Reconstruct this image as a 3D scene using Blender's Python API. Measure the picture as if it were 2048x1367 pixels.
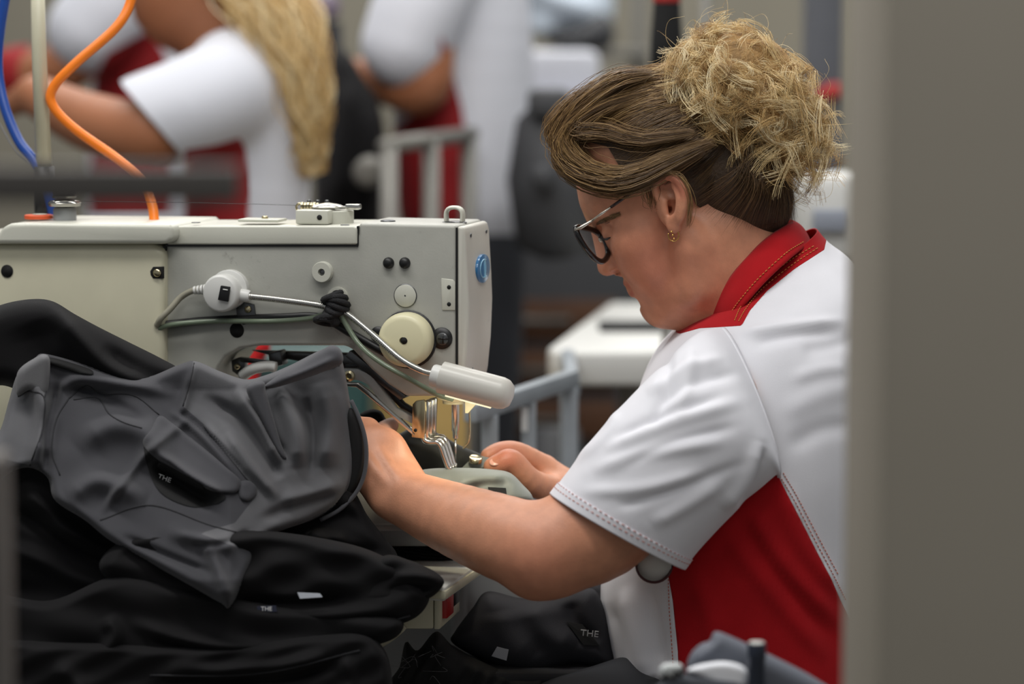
import bpy, bmesh, math, random
import numpy as np
from mathutils import Vector, Matrix

for _o in list(bpy.data.objects):
    bpy.data.objects.remove(_o, do_unlink=True)
scene = bpy.context.scene
COL = scene.collection
R = math.radians
AZ = np.array([0, 0, 1.0])

# ---------------------------------------------------------------- camera
CAM = np.array([0.0, -3.0, 1.30])
PITCH = R(6.0)
FPX = 5700.0
cam_data = bpy.data.cameras.new('camera')
cam_data.sensor_width = 36.0
cam_data.lens = FPX * 36.0 / 2048.0
cam_data.clip_start = 0.05
cam_data.clip_end = 60
cam_data.dof.use_dof = True
cam_data.dof.focus_distance = 2.93
cam_data.dof.aperture_fstop = 2.4
cam_data.dof.aperture_blades = 0
cam = bpy.data.objects.new('camera', cam_data)
COL.objects.link(cam)
cam.location = CAM
cam.rotation_euler = (math.pi / 2 - PITCH, 0, 0)
scene.camera = cam

# ---------------------------------------------------------------- world, lamps, exposure
world = bpy.data.worlds.new('hall_light')
scene.world = world
world.use_nodes = True
wbg = world.node_tree.nodes['Background']
wbg.inputs['Color'].default_value = (0.92, 0.96, 1.0, 1)
wbg.inputs['Strength'].default_value = 0.25

def area_light(name, loc, target, sx, sy, power, color=(1, 0.97, 0.92)):
    d = bpy.data.lights.new(name, 'AREA')
    d.shape = 'RECTANGLE'
    d.size, d.size_y = sx, sy
    d.energy = power
    d.color = color
    o = bpy.data.objects.new(name, d)
    COL.objects.link(o)
    o.location = loc
    o.rotation_euler = (Vector(target) - Vector(loc)).to_track_quat('-Z', 'Y').to_euler()
    return o

area_light('hall_and_fill_light', (-0.5, -0.9, 3.3), (-0.3, -0.5, 0), 3.2, 0.35, 58, (1, 0.98, 0.95))
area_light('hall_and_fill_light', (0.3, -2.4, 3.3), (0.2, -0.8, 0.9), 3.2, 0.5, 27, (1, 0.98, 0.95))
area_light('hall_and_fill_light', (0.0, 0.9, 3.3), (0, 0.8, 0), 3.6, 0.35, 50, (1, 0.98, 0.95))
area_light('hall_and_fill_light', (0.0, 2.9, 3.3), (0, 2.9, 0), 4.5, 0.35, 95, (1, 0.98, 0.95))

area_light('hall_and_fill_light', (0.5, 6.2, 3.3), (0.5, 6.6, 0), 5.5, 0.5, 150, (1, 0.97, 0.9))  # unseen extra light, added to brighten the back wall

vs = scene.view_settings
vs.view_transform = 'Standard'
vs.look = 'None'
vs.gamma = 1.0
vs.exposure = 0.0
vs.use_curve_mapping = False

# ---------------------------------------------------------------- pixel helpers
_SP, _CP = math.sin(PITCH), math.cos(PITCH)

def ray(px, py):
    a = (px - 1024.0) / FPX
    b = (683.5 - py) / FPX
    return np.array([a, _CP + b * _SP, -_SP + b * _CP])

def P(px, py, Y):
    r = ray(px, py)
    return CAM + r * ((Y - CAM[1]) / r[1])

def proj(v):
    """world points (n,3) -> pixels (n,2)"""
    d = np.atleast_2d(v) - CAM
    dep = d[:, 1] * _CP - d[:, 2] * _SP
    up = d[:, 1] * _SP + d[:, 2] * _CP
    return np.stack([1024 + FPX * d[:, 0] / dep, 683.5 - FPX * up / dep], 1)

def ppm(Y):
    return FPX / (Y + 3.0)

# ---------------------------------------------------------------- materials
MATS = {}

def srgb(r, g, b):
    f = lambda c: (c / 255 / 12.92) if c / 255 <= 0.04045 else ((c / 255 + 0.055) / 1.055) ** 2.4
    return (f(r), f(g), f(b))

def mat(name, col, rough=0.5, metal=0.0, var=0.06, vscale=14, bump=0.0, bscale=300, sheen=0.0, sss=0.0,
        spec=None, speck=None, trans=0.0, alpha=1.0, emit=None, coat=0.0):
    if name in MATS:
        return MATS[name]
    m = bpy.data.materials.new(name)
    m.use_nodes = True
    nt = m.node_tree
    b = nt.nodes['Principled BSDF']
    tc = nt.nodes.new('ShaderNodeTexCoord')
    n = nt.nodes.new('ShaderNodeTexNoise')
    n.inputs['Scale'].default_value = vscale
    n.inputs['Detail'].default_value = 5
    nt.links.new(tc.outputs['Object'], n.inputs['Vector'])
    r = nt.nodes.new('ShaderNodeValToRGB')
    c = np.array(col)
    r.color_ramp.elements[0].position = 0.3
    r.color_ramp.elements[1].position = 0.7
    r.color_ramp.elements[0].color = (*np.clip(c * (1 - var), 0, 1), 1)
    r.color_ramp.elements[1].color = (*np.clip(c * (1 + var), 0, 1), 1)
    nt.links.new(n.outputs['Fac'], r.inputs['Fac'])
    colout = r.outputs['Color']
    if speck:                                     # wear with a shape of its own: dark specks / smudges
        sc, th, scol = speck
        n2 = nt.nodes.new('ShaderNodeTexNoise')
        n2.inputs['Scale'].default_value = sc
        n2.inputs['Detail'].default_value = 8
        n2.inputs['Roughness'].default_value = 0.75
        nt.links.new(tc.outputs['Object'], n2.inputs['Vector'])
        r2 = nt.nodes.new('ShaderNodeValToRGB')
        r2.color_ramp.elements[0].position = th
        r2.color_ramp.elements[1].position = th + 0.09
        r2.color_ramp.elements[0].color = (0, 0, 0, 1)
        r2.color_ramp.elements[1].color = (0.8, 0.8, 0.8, 1)
        nt.links.new(n2.outputs['Fac'], r2.inputs['Fac'])
        mx = nt.nodes.new('ShaderNodeMix')
        mx.data_type = 'RGBA'
        nt.links.new(r2.outputs['Color'], mx.inputs['Factor'])
        nt.links.new(colout, mx.inputs['A'])
        mx.inputs['B'].default_value = (*scol, 1)
        colout = mx.outputs['Result']
    nt.links.new(colout, b.inputs['Base Color'])
    b.inputs['Roughness'].default_value = rough
    b.inputs['Metallic'].default_value = metal
    b.inputs['Sheen Weight'].default_value = sheen
    b.inputs['Sheen Roughness'].default_value = 0.5
    b.inputs['Transmission Weight'].default_value = trans
    b.inputs['Alpha'].default_value = alpha
    b.inputs['Coat Weight'].default_value = coat
    if spec is not None:
        b.inputs['Specular IOR Level'].default_value = spec
    if sss:
        b.inputs['Subsurface Weight'].default_value = sss
        b.inputs['Subsurface Radius'].default_value = (1.0, 0.35, 0.18)
        b.inputs['Subsurface Scale'].default_value = 0.006
    if emit:
        b.inputs['Emission Color'].default_value = (*emit[0], 1)
        b.inputs['Emission Strength'].default_value = emit[1]
    if bump:
        n3 = nt.nodes.new('ShaderNodeTexNoise')
        n3.inputs['Scale'].default_value = bscale
        n3.inputs['Detail'].default_value = 4
        nt.links.new(tc.outputs['Object'], n3.inputs['Vector'])
        bp = nt.nodes.new('ShaderNodeBump')
        bp.inputs['Strength'].default_value = bump
        bp.inputs['Distance'].default_value = 0.002
        nt.links.new(n3.outputs['Fac'], bp.inputs['Height'])
        nt.links.new(bp.outputs['Normal'], b.inputs['Normal'])
    MATS[name] = m
    return m

# ---------------------------------------------------------------- object helpers
WLOC = {}

def tag(o, label=None, cat=None, group=None, kind=None):
    if label: o['label'] = label
    if cat: o['category'] = cat
    if group: o['group'] = group
    if kind: o['kind'] = kind
    return o

def empty(name, loc, label=None, cat=None, group=None, kind=None):
    o = bpy.data.objects.new(name, None)
    o.empty_display_size = 0.05
    COL.objects.link(o)
    o.location = loc
    WLOC[o] = np.array(loc, float)
    return tag(o, label, cat, group, kind)

def obj(name, vf, material, parent=None, smooth=True, sharp=None, subsurf=0, solid=0.0, bevel=0.0):
    """vf = (verts in WORLD space, faces); one mesh object"""
    v, f = vf
    v = np.asarray(v, float)
    if parent is not None:
        org = WLOC[parent]
    else:
        org = np.array([(v[:, 0].min() + v[:, 0].max()) / 2, (v[:, 1].min() + v[:, 1].max()) / 2, v[:, 2].min()])
    me = bpy.data.meshes.new(name)
    if isinstance(f, np.ndarray):
        me.vertices.add(len(v)); me.vertices.foreach_set('co', (v - org).astype(np.float32).ravel())
        me.loops.add(f.size); me.loops.foreach_set('vertex_index', f.astype(np.int32).ravel())
        me.polygons.add(len(f)); me.polygons.foreach_set('loop_start', np.arange(0, f.size, f.shape[1], dtype=np.int32))
        me.update(calc_edges=True)
    else:
        me.from_pydata((v - org).tolist(), [], [list(map(int, x)) for x in f])
        me.update()
    if smooth:
        me.shade_smooth()
        if sharp:
            bm = bmesh.new(); bm.from_mesh(me)
            for e in bm.edges:
                if len(e.link_faces) == 2 and e.calc_face_angle(0) > R(sharp):
                    e.smooth = False
            bm.to_mesh(me); bm.free()
    ms = material if isinstance(material, (list, tuple)) else [material]
    for m_ in ms:
        me.materials.append(m_)
    o = bpy.data.objects.new(name, me)
    COL.objects.link(o)
    if parent is None:
        o.location = org
    else:
        o.parent = parent
    WLOC[o] = org
    if solid:
        md = o.modifiers.new('solid', 'SOLIDIFY'); md.thickness = solid; md.offset = 0
    if bevel:
        md = o.modifiers.new('bevel', 'BEVEL'); md.width = bevel; md.segments = 2; md.limit_method = 'ANGLE'
    if subsurf:
        md = o.modifiers.new('subd', 'SUBSURF'); md.levels = subsurf; md.render_levels = subsurf
    return o

def join(*vfs):
    V, F, k = [], [], 0
    for v, f in vfs:
        v = np.asarray(v, float)
        V.append(v)
        F += [[int(i) + k for i in x] for x in f]
        k += len(v)
    return np.concatenate(V), F

def rot(axis, ang):
    return np.array(Matrix.Rotation(ang, 3, Vector(axis)))

def bm_out(bm):
    bm.normal_update()
    bm.verts.index_update()
    v = np.array([x.co[:] for x in bm.verts]); f = [[q.index for q in x.verts] for x in bm.faces]
    bm.free()
    return v, f

def prism(poly3, vec, bevel=0.0, seg=2):
    """closed polygon of 3d points extruded along vec, bevelled"""
    bm = bmesh.new()
    vs_ = [bm.verts.new(p) for p in poly3]
    fc = bm.faces.new(vs_)
    r = bmesh.ops.extrude_face_region(bm, geom=[fc])
    bmesh.ops.translate(bm, vec=Vector(vec), verts=[g for g in r['geom'] if isinstance(g, bmesh.types.BMVert)])
    bmesh.ops.recalc_face_normals(bm, faces=bm.faces)
    if bevel:
        bm.normal_update()
        es = [e for e in bm.edges if len(e.link_faces) == 2 and e.calc_face_angle(0) > R(28)]
        bmesh.ops.bevel(bm, geom=es, offset=bevel, segments=seg, profile=0.5, affect='EDGES', clamp_overlap=True)
    return bm_out(bm)

def box(c, s, bevel=0.0, M=None, seg=2):
    """box centre c, full sizes s, optional 3x3 rotation M"""
    bm = bmesh.new()
    bmesh.ops.create_cube(bm, size=1.0)
    for v in bm.verts:
        v.co = Vector((v.co.x * s[0], v.co.y * s[1], v.co.z * s[2]))
    if bevel:
        bmesh.ops.bevel(bm, geom=list(bm.edges), offset=bevel, segments=seg, profile=0.5, affect='EDGES', clamp_overlap=True)
    v, f = bm_out(bm)
    if M is not None:
        v = v @ np.asarray(M).T
    return v + np.asarray(c), f

def frame_of(d):
    d = np.asarray(d, float); d = d / np.linalg.norm(d)
    a = np.array([0, 0, 1.0]) if abs(d[2]) < 0.9 else np.array([1.0, 0, 0])
    u = np.cross(a, d); u /= np.linalg.norm(u)
    return u, np.cross(d, u), d

def lathe(profile, c, axis, n=28, caps=True):
    """profile [(r,h)...] turned about axis through c"""
    u, w, d = frame_of(axis)
    c = np.asarray(c, float)
    V, F = [], []
    for r, h in profile:
        for i in range(n):
            a = 2 * math.pi * i / n
            V.append(c + d * h + (u * math.cos(a) + w * math.sin(a)) * r)
    for j in range(len(profile) - 1):
        for i in range(n):
            k = (i + 1) % n
            F.append([j * n + i, j * n + k, (j + 1) * n + k, (j + 1) * n + i])
    if caps:
        F.append([i for i in range(n)][::-1])
        F.append([(len(profile) - 1) * n + i for i in range(n)])
    return np.array(V), F

def spline(pts, n, closed=False):
    """Catmull-Rom through pts, n samples"""
    p = np.asarray(pts, float)
    m = len(p)
    if closed:
        t = np.linspace(0, m, n, endpoint=False)
    else:
        t = np.linspace(0, m - 1, n)
    i = np.floor(t).astype(int)
    if not closed:
        i = np.minimum(i, m - 2)
    u = (t - i)[:, None]
    idx = lambda k: p[(i + k) % m] if closed else None
    if closed:
        p0, p1, p2, p3 = idx(-1), idx(0), idx(1), idx(2)
    else:
        q = np.concatenate([2 * p[:1] - p[1:2], p, 2 * p[-1:] - p[-2:-1]])
        p0, p1, p2, p3 = q[i], q[i + 1], q[i + 2], q[i + 3]
    return 0.5 * (2 * p1 + (p2 - p0) * u + (2 * p0 - 5 * p1 + 4 * p2 - p3) * u ** 2 + (3 * p1 - p0 - 3 * p2 + p3) * u ** 3)

def tube(pts, r, n=10, caps=True, flat=None):
    """tube along pts; r scalar or list. flat=(axis_vec, ratio) squashes the section"""
    p = np.asarray(pts, float)
    m = len(p)
    r = np.full(m, r, float) if np.isscalar(r) else np.asarray(r, float)
    T = np.gradient(p, axis=0)
    T /= np.linalg.norm(T, axis=1)[:, None] + 1e-12
    u, w, _ = frame_of(T[0])
    V = []
    for i in range(m):
        if i:
            u = u - T[i] * np.dot(u, T[i]); u /= np.linalg.norm(u) + 1e-12
            w = np.cross(T[i], u)
        for k in range(n):
            a = 2 * math.pi * k / n
            V.append(p[i] + (u * math.cos(a) + w * math.sin(a)) * r[i])
    F = []
    for j in range(m - 1):
        for i in range(n):
            k = (i + 1) % n
            F.append([j * n + i, j * n + k, (j + 1) * n + k, (j + 1) * n + i])
    if caps:
        F.append(list(range(n))[::-1]); F.append([(m - 1) * n + i for i in range(n)])
    return np.array(V), F

def grid_faces(nr, nc, wrap=False):
    F = []
    for j in range(nr - 1):
        for i in range(nc if wrap else nc - 1):
            k = (i + 1) % nc
            F.append([j * nc + i, j * nc + k, (j + 1) * nc + k, (j + 1) * nc + i])
    return F

def vnormals(v, f):
    n = np.zeros_like(v)
    q = np.array([x if len(x) == 4 else list(x) + [x[-1]] for x in f if len(x) <= 4])
    fn = np.cross(v[q[:, 2]] - v[q[:, 0]], v[q[:, 3]] - v[q[:, 1]])
    for k in range(4):
        np.add.at(n, q[:, k], fn)
    return n / (np.linalg.norm(n, axis=1)[:, None] + 1e-12)

def seg_dist(p, poly, closed=False):
    """2d distance of points p (n,2) to polyline, and fraction along it"""
    poly = np.asarray(poly, float)
    a = poly if closed else poly[:-1]
    b = np.roll(poly, -1, 0) if closed else poly[1:]
    best = np.full(len(p), 1e9); frac = np.zeros(len(p))
    for i in range(len(a)):
        ab = b[i] - a[i]
        t = np.clip(((p - a[i]) @ ab) / (ab @ ab + 1e-9), 0, 1)
        d = np.hypot(*(p - a[i] - t[:, None] * ab).T)
        k = d < best
        best[k] = d[k]; frac[k] = (i + t[k]) / len(a)
    return best, frac

def sdist(p, poly):
    """signed distance to closed polygon, positive inside"""
    poly = np.asarray(poly, float)
    d, _ = seg_dist(p, poly, True)
    ins = np.zeros(len(p), bool)
    x, y = p[:, 0], p[:, 1]
    q = np.roll(poly, -1, 0)
    for (x0, y0), (x1, y1) in zip(poly, q):
        c = ((y0 > y) != (y1 > y)) & (x < (x1 - x0) * (y - y0) / (y1 - y0 + 1e-12) + x0)
        ins ^= c
    return np.where(ins, d, -d)

def fold_disp(pix, folds):
    """folds: (polyline px, width px, amp m[, asym]) -> displacement"""
    out = np.zeros(len(pix))
    for fo in folds:
        pl, w, amp = fo[:3]
        pl = spline(pl, 14) if len(pl) > 2 else np.asarray(pl, float)
        d, t = seg_dist(pix, pl)
        tp = np.clip(np.sin(np.clip(t, 0.02, 0.98) * math.pi) * 1.7, 0, 1)
        out += amp * np.exp(-(d / w) ** 2) * tp
    return out

def clip(v, f, s):
    """keep the part of the mesh where s >= 0"""
    v = np.asarray(v, float)
    V = list(map(tuple, v)); cache = {}; F = []; extra = {}
    for face in f:
        ss = [s[i] for i in face]
        if min(ss) >= 0:
            F.append(list(face)); continue
        if max(ss) < 0:
            continue
        out = []
        m = len(face)
        for k in range(m):
            i, j = face[k], face[(k + 1) % m]
            if s[i] >= 0:
                out.append(i)
            if (s[i] >= 0) != (s[j] >= 0):
                key = (min(i, j), max(i, j))
                if key not in cache:
                    t = s[i] / (s[i] - s[j])
                    cache[key] = len(V); extra[len(V)] = (i, j, t)
                    V.append(tuple(v[i] + (v[j] - v[i]) * t))
                out.append(cache[key])
        if len(out) >= 3:
            F.append(out)
    used = sorted({i for x in F for i in x})
    mp_ = {o_: n_ for n_, o_ in enumerate(used)}
    return np.array([V[i] for i in used]), [[mp_[i] for i in x] for x in F]

def ptube(pl, Y, r, n=8, ns=40):
    """tube through pixel points (px,py[,Y])"""
    pts = [P(q[0], q[1], q[2] if len(q) > 2 else Y) for q in pl]
    return tube(spline(pts, ns), r, n)

# ---------------------------------------------------------------- implicit surfaces
class Vol:
    def __init__(s, lo, hi, h):
        s.lo = np.array(lo, float); s.h = h
        s.n = np.ceil((np.array(hi, float) - s.lo) / h).astype(int) + 1
        s.a = np.full(s.n, 0.05, np.float32)
    def _sub(s, lo, hi, m):
        i0 = np.clip(np.floor((np.minimum(lo, hi) - m - s.lo) / s.h).astype(int), 0, s.n - 1)
        i1 = np.clip(np.ceil((np.maximum(lo, hi) + m - s.lo) / s.h).astype(int) + 1, 1, s.n)
        sl = tuple(slice(a, b) for a, b in zip(i0, i1))
        g = [(s.lo[k] + np.arange(i0[k], i1[k]) * s.h).astype(np.float32) for k in range(3)]
        return sl, np.meshgrid(*g, indexing='ij', sparse=True)
    @staticmethod
    def _smin(a, b, k):
        if k <= 0:
            return np.minimum(a, b)
        h = np.clip(0.5 + 0.5 * (b - a) / k, 0, 1)
        return b * (1 - h) + a * h - k * h * (1 - h)
    def put(s, sl, d, k, op):
        if op == 'add':
            s.a[sl] = s._smin(s.a[sl], d, k)
        elif op == 'sub':
            s.a[sl] = -s._smin(-s.a[sl], d, k)
    def cone(s, a, b, ra, rb, k=0.006, op='add'):
        a = np.asarray(a, float); b = np.asarray(b, float)
        rm = max(ra, rb)
        sl, (X, Y, Z) = s._sub(np.minimum(a, b), np.maximum(a, b), rm + k + 3 * s.h)
        if s.a[sl].size == 0: return s
        ab = b - a; L = float(ab @ ab) + 1e-12
        t = np.clip(((X - a[0]) * ab[0] + (Y - a[1]) * ab[1] + (Z - a[2]) * ab[2]) / L, 0, 1)
        d = np.sqrt((X - a[0] - t * ab[0]) ** 2 + (Y - a[1] - t * ab[1]) ** 2 + (Z - a[2] - t * ab[2]) ** 2) - (ra + (rb - ra) * t)
        s.put(sl, d.astype(np.float32), k, op)
        return s
    def chain(s, pts, rs, k=0.006, op='add', sub=4):
        """smooth tapered limb through pts, blended once with what is there"""
        q = np.concatenate([np.asarray(pts, float), np.asarray(rs, float)[:, None]], 1)
        if len(q) > 2 and sub > 1:
            q = spline(q, (len(q) - 1) * sub + 1)
        p = q[:, :3]; r = q[:, 3]
        sl, (X, Y, Z) = s._sub(p.min(0), p.max(0), r.max() + k + 4 * s.h)
        if s.a[sl].size == 0: return s
        D = np.full(s.a[sl].shape, 0.05, np.float32)
        s0 = [x.start for x in sl]
        for i in range(len(p) - 1):
            a, b = p[i], p[i + 1]
            l2, (x, y, z) = s._sub(np.minimum(a, b), np.maximum(a, b), max(r[i], r[i + 1]) + k + 3 * s.h)
            l3 = tuple(slice(u.start - o, u.stop - o) for u, o in zip(l2, s0))
            if D[l3].size == 0: continue
            ab = b - a; L = float(ab @ ab) + 1e-12
            t = np.clip(((x - a[0]) * ab[0] + (y - a[1]) * ab[1] + (z - a[2]) * ab[2]) / L, 0, 1)
            d = np.sqrt((x - a[0] - t * ab[0]) ** 2 + (y - a[1] - t * ab[1]) ** 2 + (z - a[2] - t * ab[2]) ** 2) - (r[i] + (r[i + 1] - r[i]) * t)
            D[l3] = s._smin(D[l3], d.astype(np.float32), 0.002)
        s.put(sl, D, k, op)
        return s
    def ell(s, c, r, M=None, k=0.006, op='add'):
        """ellipsoid centre c, radii r along the columns of M"""
        c = np.asarray(c, float); r = np.asarray(r, float)
        M = np.eye(3) if M is None else np.asarray(M, float)
        ext = np.sqrt(((M * r) ** 2).sum(1))
        sl, (X, Y, Z) = s._sub(c - ext, c + ext, k + 3 * s.h)
        if s.a[sl].size == 0: return s
        X = X - c[0]; Y = Y - c[1]; Z = Z - c[2]
        k0 = 0; k1 = 0
        for j in range(3):
            q = X * M[0, j] + Y * M[1, j] + Z * M[2, j]
            k0 = k0 + (q / r[j]) ** 2
            k1 = k1 + (q / r[j] ** 2) ** 2
        k0 = np.sqrt(k0); k1 = np.sqrt(k1) + 1e-9
        s.put(sl, (k0 * (k0 - 1) / k1).astype(np.float32), k, op)
        return s
    def mesh(s, relax=1):
        a = s.a
        ins = a < 0
        c = np.zeros(np.array(a.shape) - 1, np.uint8)
        for dx in (0, 1):
            for dy in (0, 1):
                for dz in (0, 1):
                    c += ins[dx:a.shape[0] - 1 + dx, dy:a.shape[1] - 1 + dy, dz:a.shape[2] - 1 + dz]
        I = np.argwhere((c > 0) & (c < 8))
        idx = np.full(c.shape, -1, np.int32)
        idx[I[:, 0], I[:, 1], I[:, 2]] = np.arange(len(I))
        acc = np.zeros((len(I), 3)); cnt = np.zeros(len(I))
        cor = [(0, 0, 0), (1, 0, 0), (0, 1, 0), (1, 1, 0), (0, 0, 1), (1, 0, 1), (0, 1, 1), (1, 1, 1)]
        val = [a[I[:, 0] + q[0], I[:, 1] + q[1], I[:, 2] + q[2]] for q in cor]
        for i in range(8):
            for j in range(i + 1, 8):
                if sum(abs(cor[i][k] - cor[j][k]) for k in range(3)) != 1:
                    continue
                m = (val[i] < 0) != (val[j] < 0)
                t = val[i][m] / (val[i][m] - val[j][m])
                acc[m] += np.array(cor[i]) + t[:, None] * (np.array(cor[j]) - np.array(cor[i]))
                cnt[m] += 1
        V = s.lo + (I + acc / cnt[:, None]) * s.h
        Q = []
        for ax in range(3):
            b, d = (ax + 1) % 3, (ax + 2) % 3
            sl0 = [slice(None)] * 3; sl1 = [slice(None)] * 3
            sl0[ax] = slice(0, -1); sl1[ax] = slice(1, None)
            E = np.argwhere(ins[tuple(sl0)] != ins[tuple(sl1)])
            ok = (E[:, b] > 0) & (E[:, d] > 0) & (E[:, b] < c.shape[b]) & (E[:, d] < c.shape[d])
            E = E[ok]
            flip = ins[E[:, 0], E[:, 1], E[:, 2]]
            def at(ob, od):
                e = E.copy(); e[:, b] -= ob; e[:, d] -= od
                return idx[e[:, 0], e[:, 1], e[:, 2]]
            q = np.stack([at(1, 1), at(0, 1), at(0, 0), at(1, 0)], 1)
            q[~flip] = q[~flip][:, ::-1]
            Q.append(q)
        Q = np.concatenate(Q)
        for _ in range(relax):                          # light smoothing against voxel stepping
            s0 = np.zeros_like(V); n0 = np.zeros(len(V))
            for k in range(4):
                for k2 in ((k + 1) % 4, (k + 3) % 4):
                    np.add.at(s0, Q[:, k], V[Q[:, k2]]); np.add.at(n0, Q[:, k], 1)
            V = V * 0.5 + 0.5 * s0 / np.maximum(n0, 1)[:, None]
        return V, Q

def drape(name, outline, Y, bulge, material, parent=None, folds=(), g=7, w=45, back=0.012, tilt=(0, 0), n=220, bump=None, corners=False, keep=None):
    """a soft cloth body: closed front and back sheet over an outline given in pixels, at real depth Y"""
    ol = np.asarray(outline, float) if corners else spline(outline, n, True)
    lo, hi = ol.min(0) - g, ol.max(0) + g
    xs = np.arange(lo[0], hi[0] + g, g); ys = np.arange(lo[1], hi[1] + g, g)
    X, Yp = np.meshgrid(xs, ys)
    pix = np.stack([X.ravel(), Yp.ravel()], 1)
    s = sdist(pix, ol)
    v2, f2 = clip(np.concatenate([pix, np.zeros((len(pix), 1))], 1), grid_faces(len(ys), len(xs)), s)
    pix = v2[:, :2]
    d = np.maximum(sdist(pix, ol), 0)
    rnd = np.sqrt(np.clip(1 - (1 - np.clip(d / w, 0, 1)) ** 2, 0, 1))
    cx, cy = ol.mean(0)
    base = (Y(pix) if callable(Y) else Y) + tilt[0] * (pix[:, 0] - cx) / 1000 + tilt[1] * (pix[:, 1] - cy) / 1000
    fr = base - bulge * rnd - fold_disp(pix, folds) * np.clip(d / 14, 0, 1)
    if bump is not None:
        fr = fr - bump(pix) * np.clip(d / 25, 0, 1)
    bk = base + back * rnd
    fv = np.array([P(a, b, c) for (a, b), c in zip(pix, fr)])
    bv = np.array([P(a, b, c) for (a, b), c in zip(pix, bk)])
    k = len(fv)
    F = [list(x)[::-1] for x in f2] + [[i + k for i in x] for x in f2]
    o = obj(name, (np.concatenate([fv, bv]), F), material, parent)
    return o

def strands(name, pos, r, tone, material, parent):
    """hair: pos (n,k,3) centre lines, r (k,) or (n,k) radii, tone (n,) -> three-sided tapering fibres in one mesh"""
    n, k, _ = pos.shape
    T = np.gradient(pos, axis=1)
    T /= np.linalg.norm(T, axis=2, keepdims=True) + 1e-12
    ref = np.array([0.3, -0.8, 0.52])
    U = np.cross(T, ref); U /= np.linalg.norm(U, axis=2, keepdims=True) + 1e-12
    W = np.cross(T, U)
    rr = (np.broadcast_to(r, (n, k)))[:, :, None]
    V_ = np.stack([pos + (U * math.cos(a) + W * math.sin(a)) * rr for a in (0, 2.094, 4.189)], 2)     # n,k,3,3
    base = (np.arange(n)[:, None] * k + np.arange(k - 1)[None]) * 3
    F = []
    for a in range(3):
        b = (a + 1) % 3
        F.append(np.stack([base + a, base + b, base + 3 + b, base + 3 + a], -1).reshape(-1, 4))
    o = obj(name, (V_.reshape(-1, 3), np.concatenate(F)), material, parent)
    at = o.data.attributes.new('tone', 'FLOAT', 'POINT')
    at.data.foreach_set('value', np.repeat(tone, k * 3).astype(np.float32) if np.ndim(tone) == 1 else np.repeat(tone.ravel(), 3).astype(np.float32))
    return o

def hair_mat(name, stops, rough=0.42):
    if name in MATS: return MATS[name]
    m = bpy.data.materials.new(name); m.use_nodes = True
    nt = m.node_tree; b = nt.nodes['Principled BSDF']
    a = nt.nodes.new('ShaderNodeAttribute'); a.attribute_name = 'tone'
    cr = nt.nodes.new('ShaderNodeValToRGB')
    while len(cr.color_ramp.elements) < len(stops): cr.color_ramp.elements.new(0.5)
    for e, (p, c) in zip(cr.color_ramp.elements, stops):
        e.position = p; e.color = (*c, 1)
    nt.links.new(a.outputs['Fac'], cr.inputs['Fac'])
    nt.links.new(cr.outputs['Color'], b.inputs['Base Color'])
    b.inputs['Roughness'].default_value = rough
    b.inputs['Specular IOR Level'].default_value = 0.45
    MATS[name] = m
    return m

from mathutils.bvhtree import BVHTree
def bvh_of(v, f):
    return BVHTree.FromPolygons([tuple(x) for x in v], [tuple(int(i) for i in x) for x in f])
def hit(bvh, px, py, off=0.0):
    """first surface point seen through a pixel, lifted off the surface"""
    d = ray(px, py); d = d / np.linalg.norm(d)
    l, n, i, t = bvh.ray_cast(Vector(CAM), Vector(d))
    if l is None: return None
    n = np.array(n)
    if n @ d > 0: n = -n
    return np.array(l) + n * off
def surf_line(bvh, pl, n, off):
    q = spline(pl, n) if len(pl) > 2 else np.array([np.array(pl[0]) + (np.array(pl[1]) - np.array(pl[0])) * t for t in np.linspace(0, 1, n)])
    out = [hit(bvh, x, y, off) for x, y in q]
    return [p for p in out if p is not None]
def stitch_line(bvh, pl, step=7.0, duty=0.6, r=0.0005, off=0.0006):
    """dashed stitching lying on a surface along a pixel polyline"""
    L = np.sum(np.hypot(*np.diff(np.asarray(pl, float), axis=0).T))
    m = max(int(L / step), 2)
    q = surf_line(bvh, pl, m * 2 + 1, off)
    vf = []
    for i in range(0, len(q) - 1, 2):
        if np.linalg.norm(q[i + 1] - q[i]) < 0.02:
            vf.append(tube([q[i], q[i] + (q[i + 1] - q[i]) * (duty * 2 if duty < 0.5 else 1.2)], r, 5))
    return join(*vf)
# ================================================================ setting
M_floor = mat('floor_concrete', srgb(96, 92, 86), 0.55, var=0.1, vscale=3)
M_wall = mat('wall_paint', srgb(118, 114, 103), 0.8, var=0.05, vscale=2)
def quad(name, pts, m, **k):
    return tag(obj(name, (np.array(pts, float), [[0, 1, 2, 3]]), m, smooth=False), kind='structure', **k)
tag(obj('floor', box((0, 2.5, -0.05), (14, 15, 0.1)), M_floor, smooth=False), 'grey concrete factory floor', kind='structure')
tag(obj('wall_back', box((0, 8.05, 1.75), (14, 0.1, 3.7)), M_wall, smooth=False), 'plain grey back wall of the hall', kind='structure')

# ================================================================ sewing table
M_ttop = mat('table_laminate', srgb(196, 197, 190), 0.35, var=0.03)
M_tedge = mat('table_edge_plastic', srgb(188, 184, 160), 0.45, var=0.03)
M_cream = mat('cream_plastic', srgb(200, 196, 172), 0.4, var=0.04, vscale=20)
M_steel = mat('dark_steel', srgb(60, 60, 62), 0.4, 0.6)
TZ = 0.757
t = empty('sewing_table', (-0.45, 0.05, 0), 'white laminate sewing table with cream edging under the sewing machine', 'table')
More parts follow.
